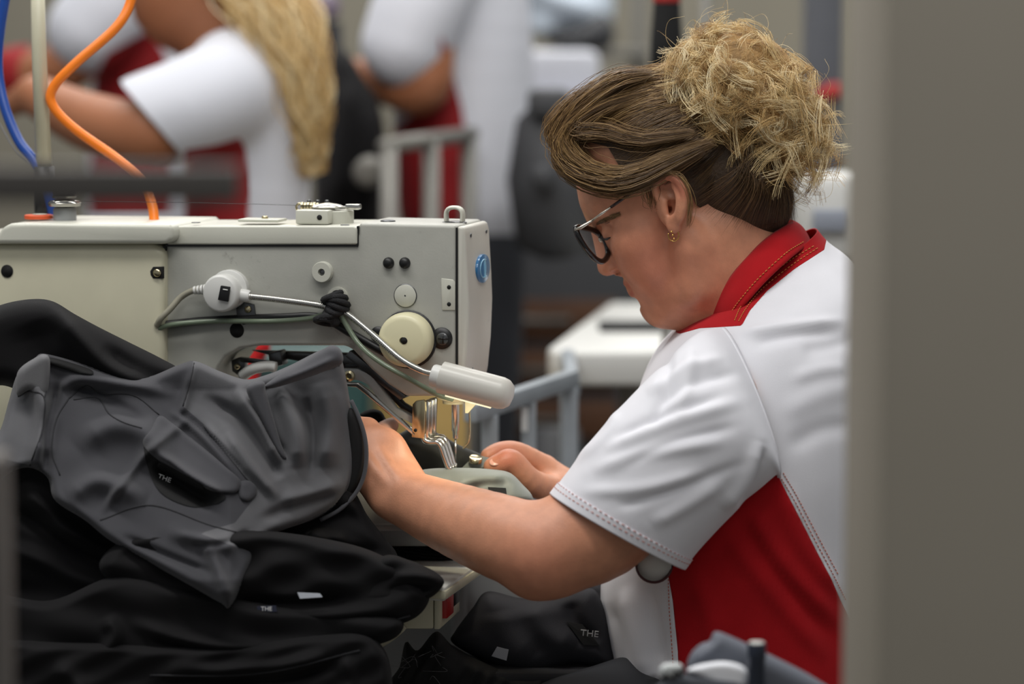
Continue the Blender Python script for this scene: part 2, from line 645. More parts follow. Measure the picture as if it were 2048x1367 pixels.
# the top is set square to the machine; its right edge shows under the elbow
TA = R(14); tax = np.array([math.cos(TA), -math.sin(TA), 0]); tay = np.array([math.sin(TA), math.cos(TA), 0])
r_ = ray(920, 1153); RC = CAM + r_ * ((TZ - CAM[2]) / r_[2])
def tpoly(e, z):
    o_ = np.array([RC[0], RC[1], z])
    return [o_ + tax * e - tay * (0.06 + e), o_ + tax * e + tay * 0.36, o_ - tax * 1.0 + tay * 0.36, o_ - tax * 1.0 - tay * (0.0 + e), o_ - tax * 0.25 - tay * (0.0 + e), o_ - tax * 0.13 - tay * (0.06 + e)]
obj('table_top', prism(tpoly(0, TZ - 0.014), (0, 0, 0.014), 0.002), M_ttop, t, sharp=30)
obj('edge_band', prism(tpoly(0.002, TZ - 0.012), (0, 0, 0.009), 0.002), M_tedge, t, sharp=30)
for x, y0 in ((-0.95, 0.18), (-0.25, 0.06)):
    for y in (y0, y0 + 0.26):
        obj('leg', box((x, y, 0.365), (0.04, 0.04, 0.73), 0.003), M_steel, t, sharp=30)
obj('cross_bar', box((-0.6, 0.38, 0.2), (0.7, 0.03, 0.04), 0.003), M_steel, t, sharp=30)
# switch box hanging under the table
sb = empty('switch_box', P(880, 1260, -0.15), 'cream motor switch box with red rocker under the table top', 'switch box')
yb = -0.15
obj('housing', prism([P(770, 1258, yb), P(868, 1258, yb), P(868, 1170, yb), P(770, 1185, yb)], (0.0, 0.12, 0), 0.003), M_cream, sb, sharp=30)
fp = [P(868, 1258, yb), P(868, 1172, yb), P(908, 1142, yb + 0.11), P(908, 1222, yb + 0.11)]
obj('front_panel', prism(fp, (0.006, 0, 0), 0.0015), M_cream, sb, sharp=30)
M_red_sw = mat('red_switch', srgb(165, 22, 20), 0.35)
M_blk = mat('black_plastic', srgb(16, 16, 18), 0.35)
def onp(u, w, off):
    a = np.array(fp); p = (a[0] * (1 - u) + a[3] * u) * (1 - w) + (a[1] * (1 - u) + a[2] * u) * w
    return p + np.array([off, 0, 0])
obj('red_rocker', prism([onp(.12, .2, .005), onp(.12, .8, .005), onp(.45, .8, .005), onp(.45, .2, .005)], (0.006, 0, 0), 0.001), M_red_sw, sb, sharp=30)
obj('black_rocker', prism([onp(.55, .3, .005), onp(.55, .85, .005), onp(.85, .85, .005), onp(.85, .3, .005)], (0.004, 0, 0), 0.001), M_blk, sb, sharp=30)
# grey metal side panel of the stand seen right of the switch box
st = empty('stand_panel', (0.02, 0.12, 0), 'grey sheet metal side panel of the machine stand', 'panel')
M_gm = mat('grey_sheet_metal', srgb(140, 142, 142), 0.5, 0.1)
obj('sheet', box((-0.03, 0.30, 0.37), (0.41, 0.01, 0.74), 0.002), M_gm, st, sharp=30)
obj('flange', box((-0.062, 0.285, 0.37), (0.016, 0.025, 0.74), 0.002), M_gm, st, sharp=30)
# ================================================================ the sewing machine
TH = R(14)
AX = np.array([math.cos(TH), -math.sin(TH), 0]); AY = np.array([math.sin(TH), math.cos(TH), 0]); AZ = np.array([0, 0, 1.0])
MO = P(640, 600, -0.035)
def mp(px, py, d=0.0):
    r = ray(px, py)
    return CAM + r * (((MO - CAM) @ AY + d) / (r @ AY))
def mprism(poly, d0, d1, bevel=0.002, seg=2):
    return prism([mp(x, y, d0) for x, y in poly], AY * (d1 - d0), bevel, seg)
def mcyl(px, py, rpx, prof, d0=0.0, n=32):
    """turned piece whose axis stands out of the rear face; prof [(r factor, depth m)], negative = toward viewer"""
    c = mp(px, py, d0)
    r = rpx / ppm(c[1])
    return lathe([(r * a, h) for a, h in prof], c, AY, n)

M_body = mat('machine_paint', srgb(168, 168, 160), 0.38, var=0.05, vscale=30, bump=0.06, bscale=500, speck=(11, 0.575, srgb(108, 108, 101)))
M_cover = mat('machine_cover_paint', srgb(196, 196, 184), 0.3, var=0.03, vscale=20, bump=0.05, bscale=600)
M_plate = mat('face_plate_paint', srgb(196, 194, 184), 0.35, var=0.03, speck=(38, 0.64, srgb(110, 108, 104)))
M_dial = mat('cream_dial_plastic', srgb(222, 216, 180), 0.35, var=0.03)
M_chrome = mat('chrome', srgb(205, 203, 196), 0.18, 1.0, var=0.02)
M_brass = mat('nickel_brass', srgb(196, 184, 150), 0.22, 1.0, var=0.05)
M_black = mat('black_rubber', srgb(14, 14, 15), 0.45)
M_gunm = mat('gun_metal', srgb(96, 97, 98), 0.3, 0.9, var=0.1)
M_wht = mat('white_lamp_plastic', srgb(208, 208, 204), 0.35, var=0.02)
M_hole = mat('bored_hole_black', srgb(6, 6, 6), 0.8)

mroot = empty('sewing_machine', mp(400, 960, 0.05), 'pale grey industrial sewing machine head with cream dial and top cover', 'sewing machine')
ma = mroot
# arm casting with throat and needle head
armpoly = [(331, 470), (716, 468), (716, 449), (722, 446), (912, 450), (912, 748), (902, 778), (880, 792), (812, 792), (776, 768), (742, 738), (706, 700), (690, 691),
           (520, 691), (480, 697), (452, 712), (436, 734), (428, 770), (426, 960), (331, 960)]
body = obj('arm_casting', mprism(armpoly, 0, 0.105, 0.0045, 3), M_body, ma, sharp=40)
# motor housing on the left in cream plastic
obj('motor_housing', mprism([(-90, 486), (300, 486), (327, 500), (327, 960), (-90, 960)], -0.012, 0.12, 0.006, 3), M_cream, ma, sharp=40)
# top cover: broad left part slopes into the narrow right part
obj('top_cover', mprism([(333, 489), (714, 489), (714, 457), (708, 452), (352, 452), (333, 458)], -0.003, 0.112, 0.0025, 3), M_cover, ma, sharp=40)
cv = mprism([(-90, 488), (332, 488), (346, 478), (346, 453), (338, 449), (60, 446), (20, 447), (4, 454), (-6, 470), (-90, 470)], -0.022, 0.125, 0.005, 4)
obj('top_cover_end', cv, M_cover, ma, sharp=40)
# black strips standing in for the shadow in the gaps between parts
obj('cover_gap_shade', mprism([(331, 493), (716, 493), (716, 488), (331, 488)], -0.0015, 0.10, 0.0), M_black, ma, smooth=False)
obj('head_joint', mprism([(713.5, 490), (717, 490), (717, 452), (713.5, 452)], -0.0012, 0.10, 0.0), M_black, ma, smooth=False)
obj('housing_joint', mprism([(326, 960), (331.5, 960), (331.5, 492), (326, 492)], -0.002, 0.09, 0.0), M_black, ma, smooth=False)
# face plate
plate = [(914, 452), (927, 454), (931, 470), (936, 560), (938, 612), (935, 690), (929, 752), (925, 772), (914, 772)]
fpo = obj('face_plate', mprism(plate, 0.001, 0.10, 0.004, 3), M_plate, ma, sharp=40)
obj('face_plate_joint', mprism([(911.6, 785), (914.2, 785), (914.2, 455), (911.6, 455)], 0.0004, 0.09, 0), M_black, ma, smooth=False)
# oval badge on the face plate
def onface(u, py, out):
    """point on end face: u = depth fraction 0..1, py pixel height at rear edge, out = metres out"""
    xs = np.interp(py, [454, 470, 560, 612, 690, 752, 772], [927, 931, 936, 938, 935, 929, 925])
    return mp(xs, py, 0.001) + AY * (u * 0.099) + AX * out
M_blue = mat('blue_badge', srgb(40, 112, 165), 0.3, var=0.08, coat=0.5)
M_blue2 = mat('badge_print', srgb(140, 190, 215), 0.35)
bc = onface(0.58, 545, 0.0)
def disc_on_face(ry, rz, out, th, n=32):
    pts = [bc + AY * (ry * math.cos(a)) + AZ * (rz * math.sin(a)) + AX * out for a in np.linspace(0, 2 * math.pi, n, endpoint=False)]
    return prism(pts, AX * th, 0.0004)
bad = obj('badge', disc_on_face(0.026, 0.0150, -0.002, 0.0045), M_blue, ma, sharp=40)
def ring_on_face(ry, rz, a0, a1, r, out=0.0027):
    return tube([bc + AY * (ry * math.cos(a)) + AZ * (rz * math.sin(a)) + AX * out for a in np.linspace(a0, a1, 24)], r, 6)
obj('badge_mark', join(ring_on_face(0.016, 0.0095, R(60), R(300), 0.0007), ring_on_face(0.006, 0.009, R(90), R(-90), 0.0009),
                       tube([bc + AY * 0.001 + AZ * z + AX * 0.0027 for z in (-0.0095, 0.0095)], 0.0008, 6)), M_blue2, bad)
for u, py in ((0.2, 473), (0.85, 473), (0.3, 745)):
    obj('face_screw', lathe([(0.0022, -0.002), (0.0022, 0.0006), (0.0012, 0.0009)], onface(u, py, 0.0003), AX, 14), M_gunm, fpo)
# holes, plugs and knobs on the rear face
obj('bored_hole', mcyl(14, 542, 13, [(1, -0.0002), (1, 0.004)], -0.0125), M_hole, ma)
rc = mprism([(300, 542), (306, 533), (326, 533), (326, 557), (306, 557), (301, 550)], -0.0125, -0.008, 0.0006)
obj('screw_recess', rc, M_hole, ma, sharp=40)
obj('screw', mcyl(316, 545, 9, [(0.9, -0.001), (0.9, -0.0035), (0.5, -0.0042)], -0.0115, 16), M_brass, ma)
k1 = obj('oil_knob', mcyl(647, 543, 21, [(1.0, 0), (1.0, -0.006), (0.93, -0.0075), (0.34, -0.0075), (0.34, -0.004), (0.01, -0.004)], 0), M_cover, ma, sharp=40)
obj('knob_screw', mcyl(646, 544, 6, [(1, 0), (1, -0.0015), (0.6, -0.002)], -0.0045, 16), M_gunm, k1)
for px in (777.5, 810):
    obj('black_plug', mcyl(px, 525.5, 11.5, [(1, 0.002), (1, -0.0015), (0.85, -0.0042), (0.5, -0.0055), (0.01, -0.006)], 0), M_black, ma)
obj('flat_plug_rim', mcyl(811, 591, 24, [(1.0, 0.0), (1.0, -0.0008), (0.9, -0.0008)], 0), M_gunm, ma)
fpg = obj('flat_plug', mcyl(811, 591, 22.5, [(1.0, 0.0), (1.0, -0.0014), (0.95, -0.0018), (0.08, -0.0018), (0.08, 0.0), (0.01, 0.0)], 0), M_cover, ma, sharp=40)
gasket = obj('dial_gasket', mcyl(817, 678, 59, [(1.0, 0.0), (1.0, -0.0015), (0.9, -0.0015)], 0), M_black, ma)
ear = obj('gasket_ear', mcyl(884, 676, 22, [(1.0, 0.0), (1.0, -0.0014), (0.3, -0.0014)], 0), M_black, ma)
obj('gasket_ear', mcyl(757, 668, 16, [(1.0, 0.0), (1.0, -0.0014), (0.3, -0.0014)], 0), M_black, ma)
obj('gasket_screw', mcyl(886, 677, 12.5, [(1.0, -0.001), (1.0, -0.003), (0.7, -0.0042), (0.01, -0.0045)], 0, 20), M_gunm, ma, sharp=40)
obj('cross_slot', join(box(mp(886, 677, -0.0046), (0.0105, 0.0008, 0.0016), M=np.stack([AX, AY, AZ], 1)), box(mp(886, 677, -0.0046), (0.0016, 0.0008, 0.0105), M=np.stack([AX, AY, AZ], 1))), M_black, ma)
dial = obj('cream_dial', mcyl(817, 677, 55, [(0.99, 0.0), (1.0, -0.012), (0.97, -0.0165), (0.9, -0.0195), (0.75, -0.021), (0.13, -0.0215), (0.12, -0.015), (0.01, -0.015)], 0, 48), M_dial, ma, sharp=50)
obj('dial_hole', mcyl(808, 681, 7, [(1.0, 0), (1.0, -0.0003)], -0.0217, 18), M_hole, dial)
obj('wire_hole', mcyl(676, 595, 22, [(1.0, 0.003), (1.0, -0.002), (0.72, -0.002), (0.66, 0.0)], 0), M_cover, ma, sharp=40)
obj('wire_hole_bore', mcyl(676, 595, 15, [(1.0, 0), (1.0, -0.0006)], 0, 20), M_hole, ma)
obj('bored_hole', mcyl(474, 660, 15, [(1, 0.004), (1, -0.0006)], 0), M_hole, ma)
tb = obj('sensor_tab', mprism([(882, 556), (906, 559), (910, 565), (910, 620), (884, 620)], -0.001, 0.002, 0.0007), M_cover, ma, sharp=40)
for py in (574, 608):
    obj('tab_hole', mcyl(898, py, 4.2, [(1, 0.001), (1, -0.0003)], -0.001, 14), M_hole, tb)
# fittings on top
def top(px, d):
    z = mp(650, 452, 0)[2] + 0.002
    p = mp(px, 450, d); p = p.copy(); p[2] = z
    return p
MM = np.stack([AX, AY, AZ], 1)
tb = obj('tension_block', join(box(top(632, 0.03) + [0, 0, 0.006], (0.036, 0.03, 0.015), 0.002, MM), lathe([(0.019, -0.002), (0.019, 0.011), (0.018, 0.012)], top(672, 0.05), AZ, 28)), M_cover, ma, sharp=40)
obj('block_hole', lathe([(0.0028, 0), (0.0028, -0.0004)], top(648, 0.03) - AY * 0.0152 + [0, 0, 0.006], AY, 14), M_hole, tb)
zc = 0.0145
lev = obj('tension_lever', join(
    lathe([(0.016, 0), (0.017, 0.0015), (0.015, 0.003), (0.008, 0.0045), (0.003, 0.0055)], top(655, 0.045) + [0, 0, zc], AZ, 24),
    box(top(672, 0.045) + [0, 0, zc + 0.001], (0.05, 0.006, 0.0022), 0.0008, MM),
    box(top(707, 0.045) + [0, 0, zc + 0.0015], (0.016, 0.012, 0.006), 0.002, MM)), M_chrome, ma, sharp=40)
obj('thread_eyelet', tube([top(600, 0.045) + [0, 0, zc + 0.001 * 0] + AX * 0.004 * math.cos(a) + AZ * 0.004 * math.sin(a) for a in np.linspace(0, 2 * math.pi, 20)], 0.0013, 8), M_brass, ma)
obj('tension_spring', join(*[lathe([(0.0048 - 0.0006 * (i % 2), -0.0012), (0.0048 - 0.0006 * (i % 2), 0.0012)], top(606 + 6 * i, 0.045) + [0, 0, zc + 0.001], AX, 14) for i in range(6)]), M_brass, ma, sharp=40)
for i in range(3):
    obj('tension_stud', lathe([(0.0022, 0), (0.0022, 0.007), (0.0014, 0.008)], top(618 + 18 * i, 0.05) + [0, 0, zc], AZ, 12), M_gunm, ma)
pl = obj('thread_guide_plate', box(top(525, 0.03) + [0, 0, 0.0015], (0.045, 0.03, 0.003), 0.001, MM), M_cover, ma, sharp=40)
obj('guide_screw', lathe([(0.0035, 0), (0.0035, 0.002), (0.002, 0.003)], top(530, 0.03) + [0, 0, 0.003], AZ, 14), M_brass, pl)
for px in (392, 690):
    obj('cover_screw', lathe([(0.005, 0), (0.0045, 0.0008)], top(px, 0.012) - [0, 0, 0.0015], AZ, 16), M_gunm, ma)
obj('head_screw', lathe([(0.008, 0), (0.008, 0.003), (0.006, 0.004)], top(776, 0.035) - [0, 0, 0.0005], AZ, 18), M_gunm, ma)
# carrying loop
lc = top(909, 0.045)
loop = [lc + AX * x + AZ * z for x, z in ((-0.0085, -0.002), (-0.0088, 0.010), (-0.007, 0.0145), (-0.003, 0.0165), (0.003, 0.0165), (0.007, 0.0145), (0.0088, 0.010), (0.0085, -0.002))]
lv, lf = tube(spline(loop, 30), 0.0022, 8)
lv = lv + ((lv - lc) @ AY)[:, None] * AY * 2.2
obj('thread_loop', (lv, lf), M_cover, ma)
obj('loop_base', lathe([(0.013, -0.002), (0.013, 0.0025), (0.011, 0.0035)], lc - [0, 0, 0.001], AZ, 24), M_gunm, ma, sharp=40)

# thread stand pins on the left of the cover
M_clear = mat('clear_plastic', srgb(190, 190, 190), 0.08, trans=0.7, var=0.02)
pc = top(130, 0.03) - [0, 0, 0.004]
sp = empty('thread_pin', pc, 'grey thread guide post with nut standing on the machine cover', 'thread guide')
obj('foot', lathe([(0.0125, 0), (0.0125, 0.014), (0.011, 0.016)], pc, AZ, 24), M_gm, sp, sharp=40)
obj('flange_disc', lathe([(0.008, 0.016), (0.017, 0.0175), (0.018, 0.021), (0.016, 0.0235), (0.010, 0.025)], pc, AZ, 28), M_chrome, sp, sharp=50)
obj('flange_disc', lathe([(0.008, 0.0255), (0.013, 0.0265), (0.0135, 0.029), (0.008, 0.031)], pc, AZ, 28), M_chrome, sp, sharp=50)
obj('cap_nut', lathe([(0.0125, 0.031), (0.0128, 0.045), (0.011, 0.047), (0.003, 0.0475)], pc, AZ, 28), M_steel, sp, sharp=50)
M_label = mat('orange_warning_label', srgb(214, 86, 40), 0.5)
lb = obj('warning_label', lathe([(0.0155, 0), (0.0155, 0.0035), (0.0145, 0.0045), (0.004, 0.0045)], top(78, 0.03) - [0, 0, 0.001], AZ, 26), M_label, ma, sharp=40)
obj('label_centre', lathe([(0.008, 0.0), (0.008, 0.0008)], top(80, 0.03) + [0, 0, 0.0036], AZ, 20), M_cover, lb)
thr = obj('sewing_thread', tube(spline([top(135, 0.03) + [0, 0, 0.019], top(380, 0.04) + [0, 0, 0.0185], top(600, 0.045) + [0, 0, 0.0165]], 30), 0.00028, 5), M_steel)
tag(thr, 'fine dark thread stretched above the machine cover', 'thread')

# ---------------------------------------------------------------- gooseneck lamp
lamp = empty('gooseneck_lamp', mp(452, 583, 0), 'white gooseneck work lamp clipped on the sewing machine', 'lamp')
sw = obj('switch_housing', mcyl(455, 583, 38, [(0.96, 0), (1.0, -0.002), (1.0, -0.020), (0.93, -0.0235), (0.85, -0.0245), (0.01, -0.0245)], 0, 44), M_wht, lamp, sharp=40)
obj('housing_lip', mcyl(462, 577, 39, [(1.0, 0), (1.0, -0.008), (0.94, -0.009)], 0, 44), M_wht, lamp, sharp=40)
def on_sw(px, py, d=-0.0255): return mp(px, py, d)
rk = obj('rocker_switch', prism([on_sw(443, 570), on_sw(462, 573), on_sw(458, 603), on_sw(437, 599)], -AY * 0.003, 0.0008), M_black, sw, sharp=40)
obj('switch_mark', prism([on_sw(446, 577, -0.0287), on_sw(456, 578.5, -0.0287), on_sw(455.6, 581, -0.0287), on_sw(445.6, 579.5, -0.0287)], -AY * 0.0003), M_wht, rk)
obj('outlet_collar', tube([mp(482, 590, -0.011), mp(496, 592, -0.012), mp(500, 592.5, -0.012)], [0.0068, 0.0068, 0.0055], 16), M_wht, lamp, sharp=40)
neck = spline([mp(498, 592, -0.012), mp(570, 600, -0.014), mp(650, 612, -0.012), mp(690, 625, -0.012), mp(740, 664, -0.02), mp(800, 716, -0.034), mp(842, 740, -0.043), mp(866, 747, -0.045)], 560)
obj('gooseneck', tube(neck, 0.0031 + 0.00055 * np.abs(np.sin(np.arange(560) * math.pi / 4.0)), 12), M_chrome, lamp)
h0, h1 = mp(868, 750, -0.045), mp(1026, 792, -0.045)
hd = (h1 - h0) / np.linalg.norm(h1 - h0); hL = np.linalg.norm(h1 - h0)
obj('head_socket', lathe([(0.0105, -0.002), (0.0115, 0.0), (0.0115, 0.012), (0.0105, 0.013)], h0, hd, 24), M_wht, lamp, sharp=40)
shade = obj('lamp_shade', lathe([(0.013, 0.007), (0.0165, 0.008), (0.0165, hL - 0.013), (0.015, hL - 0.007), (0.011, hL - 0.002), (0.004, hL)], h0, hd, 28), mat('lamp_diffuser', srgb(198, 196, 188), 0.3, var=0.01), lamp, sharp=50)
dn = np.array([0, 0.35, -1.0]); dn -= hd * (dn @ hd); dn /= np.linalg.norm(dn)
sd = np.cross(hd, dn)
q = [h0 + hd * a + sd * b + dn * 0.0158 for a, b in ((0.016, -0.006), (hL - 0.02, -0.006), (hL - 0.02, 0.006), (0.016, 0.006))]
obj('led_strip', prism(q, dn * 0.0015), mat('led_glow', (1, 0.93, 0.7), 0.4, emit=((1, 0.9, 0.62), 0.9)), lamp, smooth=False)
ld = bpy.data.lights.new('lamp_light', 'SPOT'); ld.energy = 0.40; ld.color = (1, 0.9, 0.66); ld.shadow_soft_size = 0.012; ld.spot_size = R(150); ld.spot_blend = 0.8
lo_ = bpy.data.objects.new('lamp_light', ld); COL.objects.link(lo_); lo_.parent = lamp
lo_.location = (h0 + hd * hL * 0.5 + dn * 0.021) - WLOC[lamp]
lo_.rotation_euler = Vector(dn + np.array([-0.1, 0.1, 0])).to_track_quat('-Z', 'Y').to_euler()
# mains lead of the lamp
M_lead = mat('grey_cable', srgb(150, 146, 130), 0.5)
obj('lead', tube(spline([mp(402, 578, -0.012), mp(385, 581, -0.012), mp(362, 594, -0.010), mp(340, 618, -0.014), mp(322, 636, -0.016), mp(314, 650, -0.012)], 40), 0.0033, 10), M_lead, lamp)
obj('strain_relief', join(*[tube([mp(414 - 7 * i, 578 + 0.6 * i, -0.012), mp(409.5 - 7 * i, 578.4 + 0.6 * i, -0.012)], 0.0056 - 0.0004 * i, 12) for i in range(4)]), M_wht, lamp, sharp=40)
obj('clip_bracket', mprism([(470, 600), (508, 608), (512, 640), (486, 650), (474, 640)], -0.003, 0.0, 0.001), M_gunm, lamp, sharp=40)
obj('clip_screw', mcyl(497, 618, 7, [(1, 0), (1, -0.003), (0.6, -0.004)], -0.003, 14), M_brass, lamp)
# air / oil tube
M_tube = mat('green_clear_tube', srgb(128, 142, 120), 0.15, trans=0.3, var=0.08)
at = obj('air_tube', tube(spline([mp(318, 656, -0.010), mp(350, 648, -0.012), mp(430, 642, -0.008), mp(540, 642, -0.007), mp(620, 636, -0.008), mp(662, 622, -0.010), mp(676, 616, -0.013),
    mp(690, 645, -0.013), mp(720, 690, -0.018), mp(762, 725, -0.028), mp(820, 758, -0.028), mp(870, 786, -0.02), mp(905, 798, -0.005)], 120), 0.0028, 10), M_tube, ma)
obj('black_cable', tube(spline([mp(316, 650, -0.004), mp(420, 640, -0.001), mp(560, 634, -0.001), mp(640, 634, -0.001), mp(700, 665, -0.001), mp(770, 705, -0.001)], 60), 0.0042, 10), M_black, ma)
# fabric tape tie wound round the cables
M_tie = mat('black_tape_tie', srgb(30, 30, 32), 0.85, bump=0.6, bscale=900)
tp_ = []
random.seed(3)
for i in range(9):
    a = i / 8
    c = mp(664 + 12 * math.sin(a * 5), 592 + 50 * a, -0.012)
    ring = [c + AX * (0.009 + 0.002 * math.sin(i)) * math.cos(t_) + AZ * (0.004 * math.cos(t_ + i)) + AY * 0.011 * math.sin(t_) for t_ in np.linspace(0, 2 * math.pi, 16)]
    tp_.append(tube(ring, 0.0034, 6))
tp_.append(tube(spline([mp(676, 592, -0.004), mp(668, 600, -0.016), mp(664, 625, -0.018), mp(672, 648, -0.014)], 16), 0.0055, 8))
tp_.append(tube(spline([mp(668, 612, -0.014), mp(684, 600, -0.010), mp(694, 618, -0.012)], 12), 0.003, 6))
obj('cable_tie', join(*tp_), M_tie, ma)

# ---------------------------------------------------------------- needle head, clamp and feed arms
needle = obj('needle_bar', tube([mp(911, 780, 0.05), mp(911, 860, 0.05), mp(911, 862, 0.05), mp(911, 876, 0.05)], [0.0042, 0.0042, 0.0034, 0.0028], 14), M_chrome, ma, sharp=40)
obj('needle', tube([mp(911, 870, 0.05), mp(911, 934, 0.05)], [0.0012, 0.0008], 8), M_chrome, ma)
obj('needle_guard', prism([mp(930, 782, 0.02), mp(954, 790, 0.02), mp(954, 806, 0.02), mp(936, 826, 0.02), mp(930, 826, 0.02)], AY * 0.002, 0.0005), M_dial, ma, sharp=40)
obj('thread_hook', tube(spline([mp(938, 800, 0.05), mp(940, 850, 0.05), mp(938, 880, 0.05), mp(930, 893, 0.05), mp(926, 896, 0.05)], 24), 0.0011, 8), M_brass, ma)
obj('head_underside', mprism([(700, 700), (812, 792), (800, 800), (690, 712)], 0.012, 0.09, 0.001), M_gunm, ma, sharp=40)
obj('needle_bar_bush', lathe([(0.012, 0), (0.012, 0.016), (0.008, 0.02)], mp(908, 806, 0.05), AZ, 24), M_dial, ma, sharp=40)
obj('lower_head_lug', mprism([(864, 785), (945, 790), (945, 800), (905, 806), (880, 800)], 0.03, 0.07, 0.002), M_dial, ma, sharp=40)
arm_a = [(684, 737), (716, 738), (742, 750), (768, 784), (792, 816), (828, 834), (826, 848), (782, 826), (756, 796), (734, 768), (716, 760), (684, 760)]
fa = obj('feed_arm', mprism(arm_a, 0.012, 0.022, 0.0012), M_gm, ma, sharp=40)
obj('arm_bolt', mcyl(700, 751, 11, [(1, 0), (1, -0.004), (0.6, -0.005), (0.5, -0.002), (0.01, -0.002)], 0.012, 20), M_brass, fa, sharp=40)
obj('slotted_bar', mprism([(690, 728), (720, 726), (752, 742), (776, 772), (806, 806), (832, 822), (832, 832), (800, 816), (768, 782), (745, 754), (716, 736), (690, 738)], 0.03, 0.04, 0.001), M_steel, ma, sharp=40)
obj('lower_rail', mprism([(684, 764), (716, 766), (738, 782), (832, 866), (830, 874), (730, 788), (712, 774), (684, 772)], 0.008, 0.016, 0.001), M_chrome, ma, sharp=40)
obj('clamp_plate', mprism([(825, 808), (832, 801), (848, 799), (850, 803), (848, 877), (823, 874)], 0.008, 0.012, 0.0008), M_brass, ma, sharp=40)
obj('plate_hole', mcyl(831, 860, 3.6, [(1, 0), (1, -0.0003)], 0.008, 12), M_hole, ma)
for i, (dx, dd) in enumerate(((13, 0.016), (20, 0.024), (27, 0.032))):
    obj('clamp_plate', mprism([(826 + dx, 808 - 3 * i), (831 + dx, 803 - 3 * i), (843 + dx, 800 - 3 * i), (846 + dx, 803 - 3 * i), (843 + dx, 876 - 3 * i), (824 + dx, 874 - 3 * i)], dd, dd + 0.005, 0.0008), M_chrome, ma, sharp=40)
for i, dd in enumerate((0.016, 0.026, 0.036)):
    o_ = 5 * i
    obj('clamp_foot', tube(spline([mp(846 + o_, 868 - o_, dd), mp(850 + o_, 880 - o_, dd), mp(862 + o_, 884 - o_, dd), mp(874 + o_, 884 - o_, dd), mp(882 + o_, 892 - o_, dd), mp(890 + o_, 915 - o_, dd), mp(897 + o_, 934 - o_ * .5, dd), mp(903 + o_, 937 - o_ * .5, dd)], 40), 0.0032, 8), M_chrome, ma)
obj('linkage', join(mprism([(462, 720), (478, 714), (488, 720), (490, 745), (478, 752), (464, 742)], 0.03, 0.04, 0.001), mprism([(478, 714), (540, 722), (540, 730), (480, 724)], 0.028, 0.036, 0.001),
                    mprism([(535, 706), (560, 700), (566, 730), (540, 736)], 0.03, 0.05, 0.002), mprism([(500, 700), (700, 706), (760, 770), (700, 740), (560, 716)], 0.05, 0.06, 0.002)), M_gunm, ma, sharp=40)
obj('linkage_bolt', mcyl(476, 732, 6, [(1, 0), (1, -0.004), (0.5, -0.005)], 0.03, 12), M_brass, ma)
obj('throat_reflection', tube(spline([mp(484, 752, 0.02), mp(505, 738, 0.015), mp(535, 732, 0.015), mp(552, 734, 0.015)], 20), 0.006, 10), M_wht, ma)  # white tube standing in for a bright reflection in the throat
# cylinder bed under the work
bed = obj('bed', prism([mp(380, 962, 0.03), mp(915, 962, 0.03), mp(920, 975, 0.03), mp(915, 1060, 0.03), mp(380, 1060, 0.03)], AY * 0.08, 0.004, 3), M_body, ma, sharp=40)
obj('base_plate', prism([mp(0, 1060, -0.01), mp(935, 1060, -0.01), mp(935, 1092, -0.01), mp(0, 1092, -0.01)], AY * 0.14, 0.002), M_gm, ma, sharp=40)
# ================================================================ the seamstress
PSI = R(12)
HF = np.array([-math.cos(PSI), math.sin(PSI), 0]); HL = np.array([-math.sin(PSI), -math.cos(PSI), 0])
HO = P(1340, 400, 0.0)
def H(px, py, lat=0.0):
    r = ray(px, py)
    return CAM + r * (((HO - CAM) @ HL + lat) / (r @ HL))
def HM(tilt):
    a = R(tilt)
    n = HF * math.cos(a) - AZ * math.sin(a)
    u = HF * math.sin(a) + AZ * math.cos(a)
    return np.stack([n, u, HL], 1)
def skin_mat(name, base, lip):
    m = mat(name, base, 0.44, var=0.09, vscale=75, bump=0.14, bscale=600, sss=0.06, spec=0.45)
    nt = m.node_tree; b = nt.nodes['Principled BSDF']
    at_ = nt.nodes.new('ShaderNodeAttribute'); at_.attribute_name = 'flush'
    mx = nt.nodes.new('ShaderNodeMix'); mx.data_type = 'RGBA'
    src = b.inputs['Base Color'].links[0].from_socket
    nt.links.new(at_.outputs['Fac'], mx.inputs['Factor'])
    nt.links.new(src, mx.inputs['A']); mx.inputs['B'].default_value = (*lip, 1)
    nt.links.new(mx.outputs['Result'], b.inputs['Base Color'])
    return m
M_skin = skin_mat('skin', srgb(202, 142, 111), srgb(180, 86, 70))

woman = empty('person', (P(1480, 1300, 0)[0], 0, 0), 'woman in white and red work shirt and glasses sewing at the machine', 'person')
V = Vol((-0.205, -0.30, 0.60), (0.38, 0.30, 1.315), 0.0018)
# skull and face
V.ell(H(1322, 322), (0.094, 0.086, 0.071), HM(25), 0.0)
V.ell(H(1304, 458), (0.0445, 0.070, 0.058), HM(30), 0.02)
V.ell(H(1328, 535), (0.041, 0.058, 0.052), HM(36), 0.02)
V.ell(H(1313, 612), (0.0150, 0.0165, 0.019), HM(30), 0.016)
V.ell(H(1296, 572), (0.0215, 0.017, 0.025), HM(8), 0.010)
V.ell(H(1206, 400), (0.019, 0.014, 0.046), HM(30), 0.018)
for s in (1, -1):
    V.cone(H(1330, 612, 0.010 * s), H(1395, 572, 0.044 * s), 0.016, 0.017, 0.018)
    V.cone(H(1395, 572, 0.044 * s), H(1375, 470, 0.058 * s), 0.017, 0.014, 0.02)
    V.ell(H(1282, 502, 0.037 * s), (0.026, 0.036, 0.020), HM(30), 0.016)
    V.ell(H(1278, 474, 0.049 * s), (0.024, 0.018, 0.015), HM(30), 0.016)
V.cone(H(1345, 604), H(1430, 588), 0.021, 0.034, 0.02)
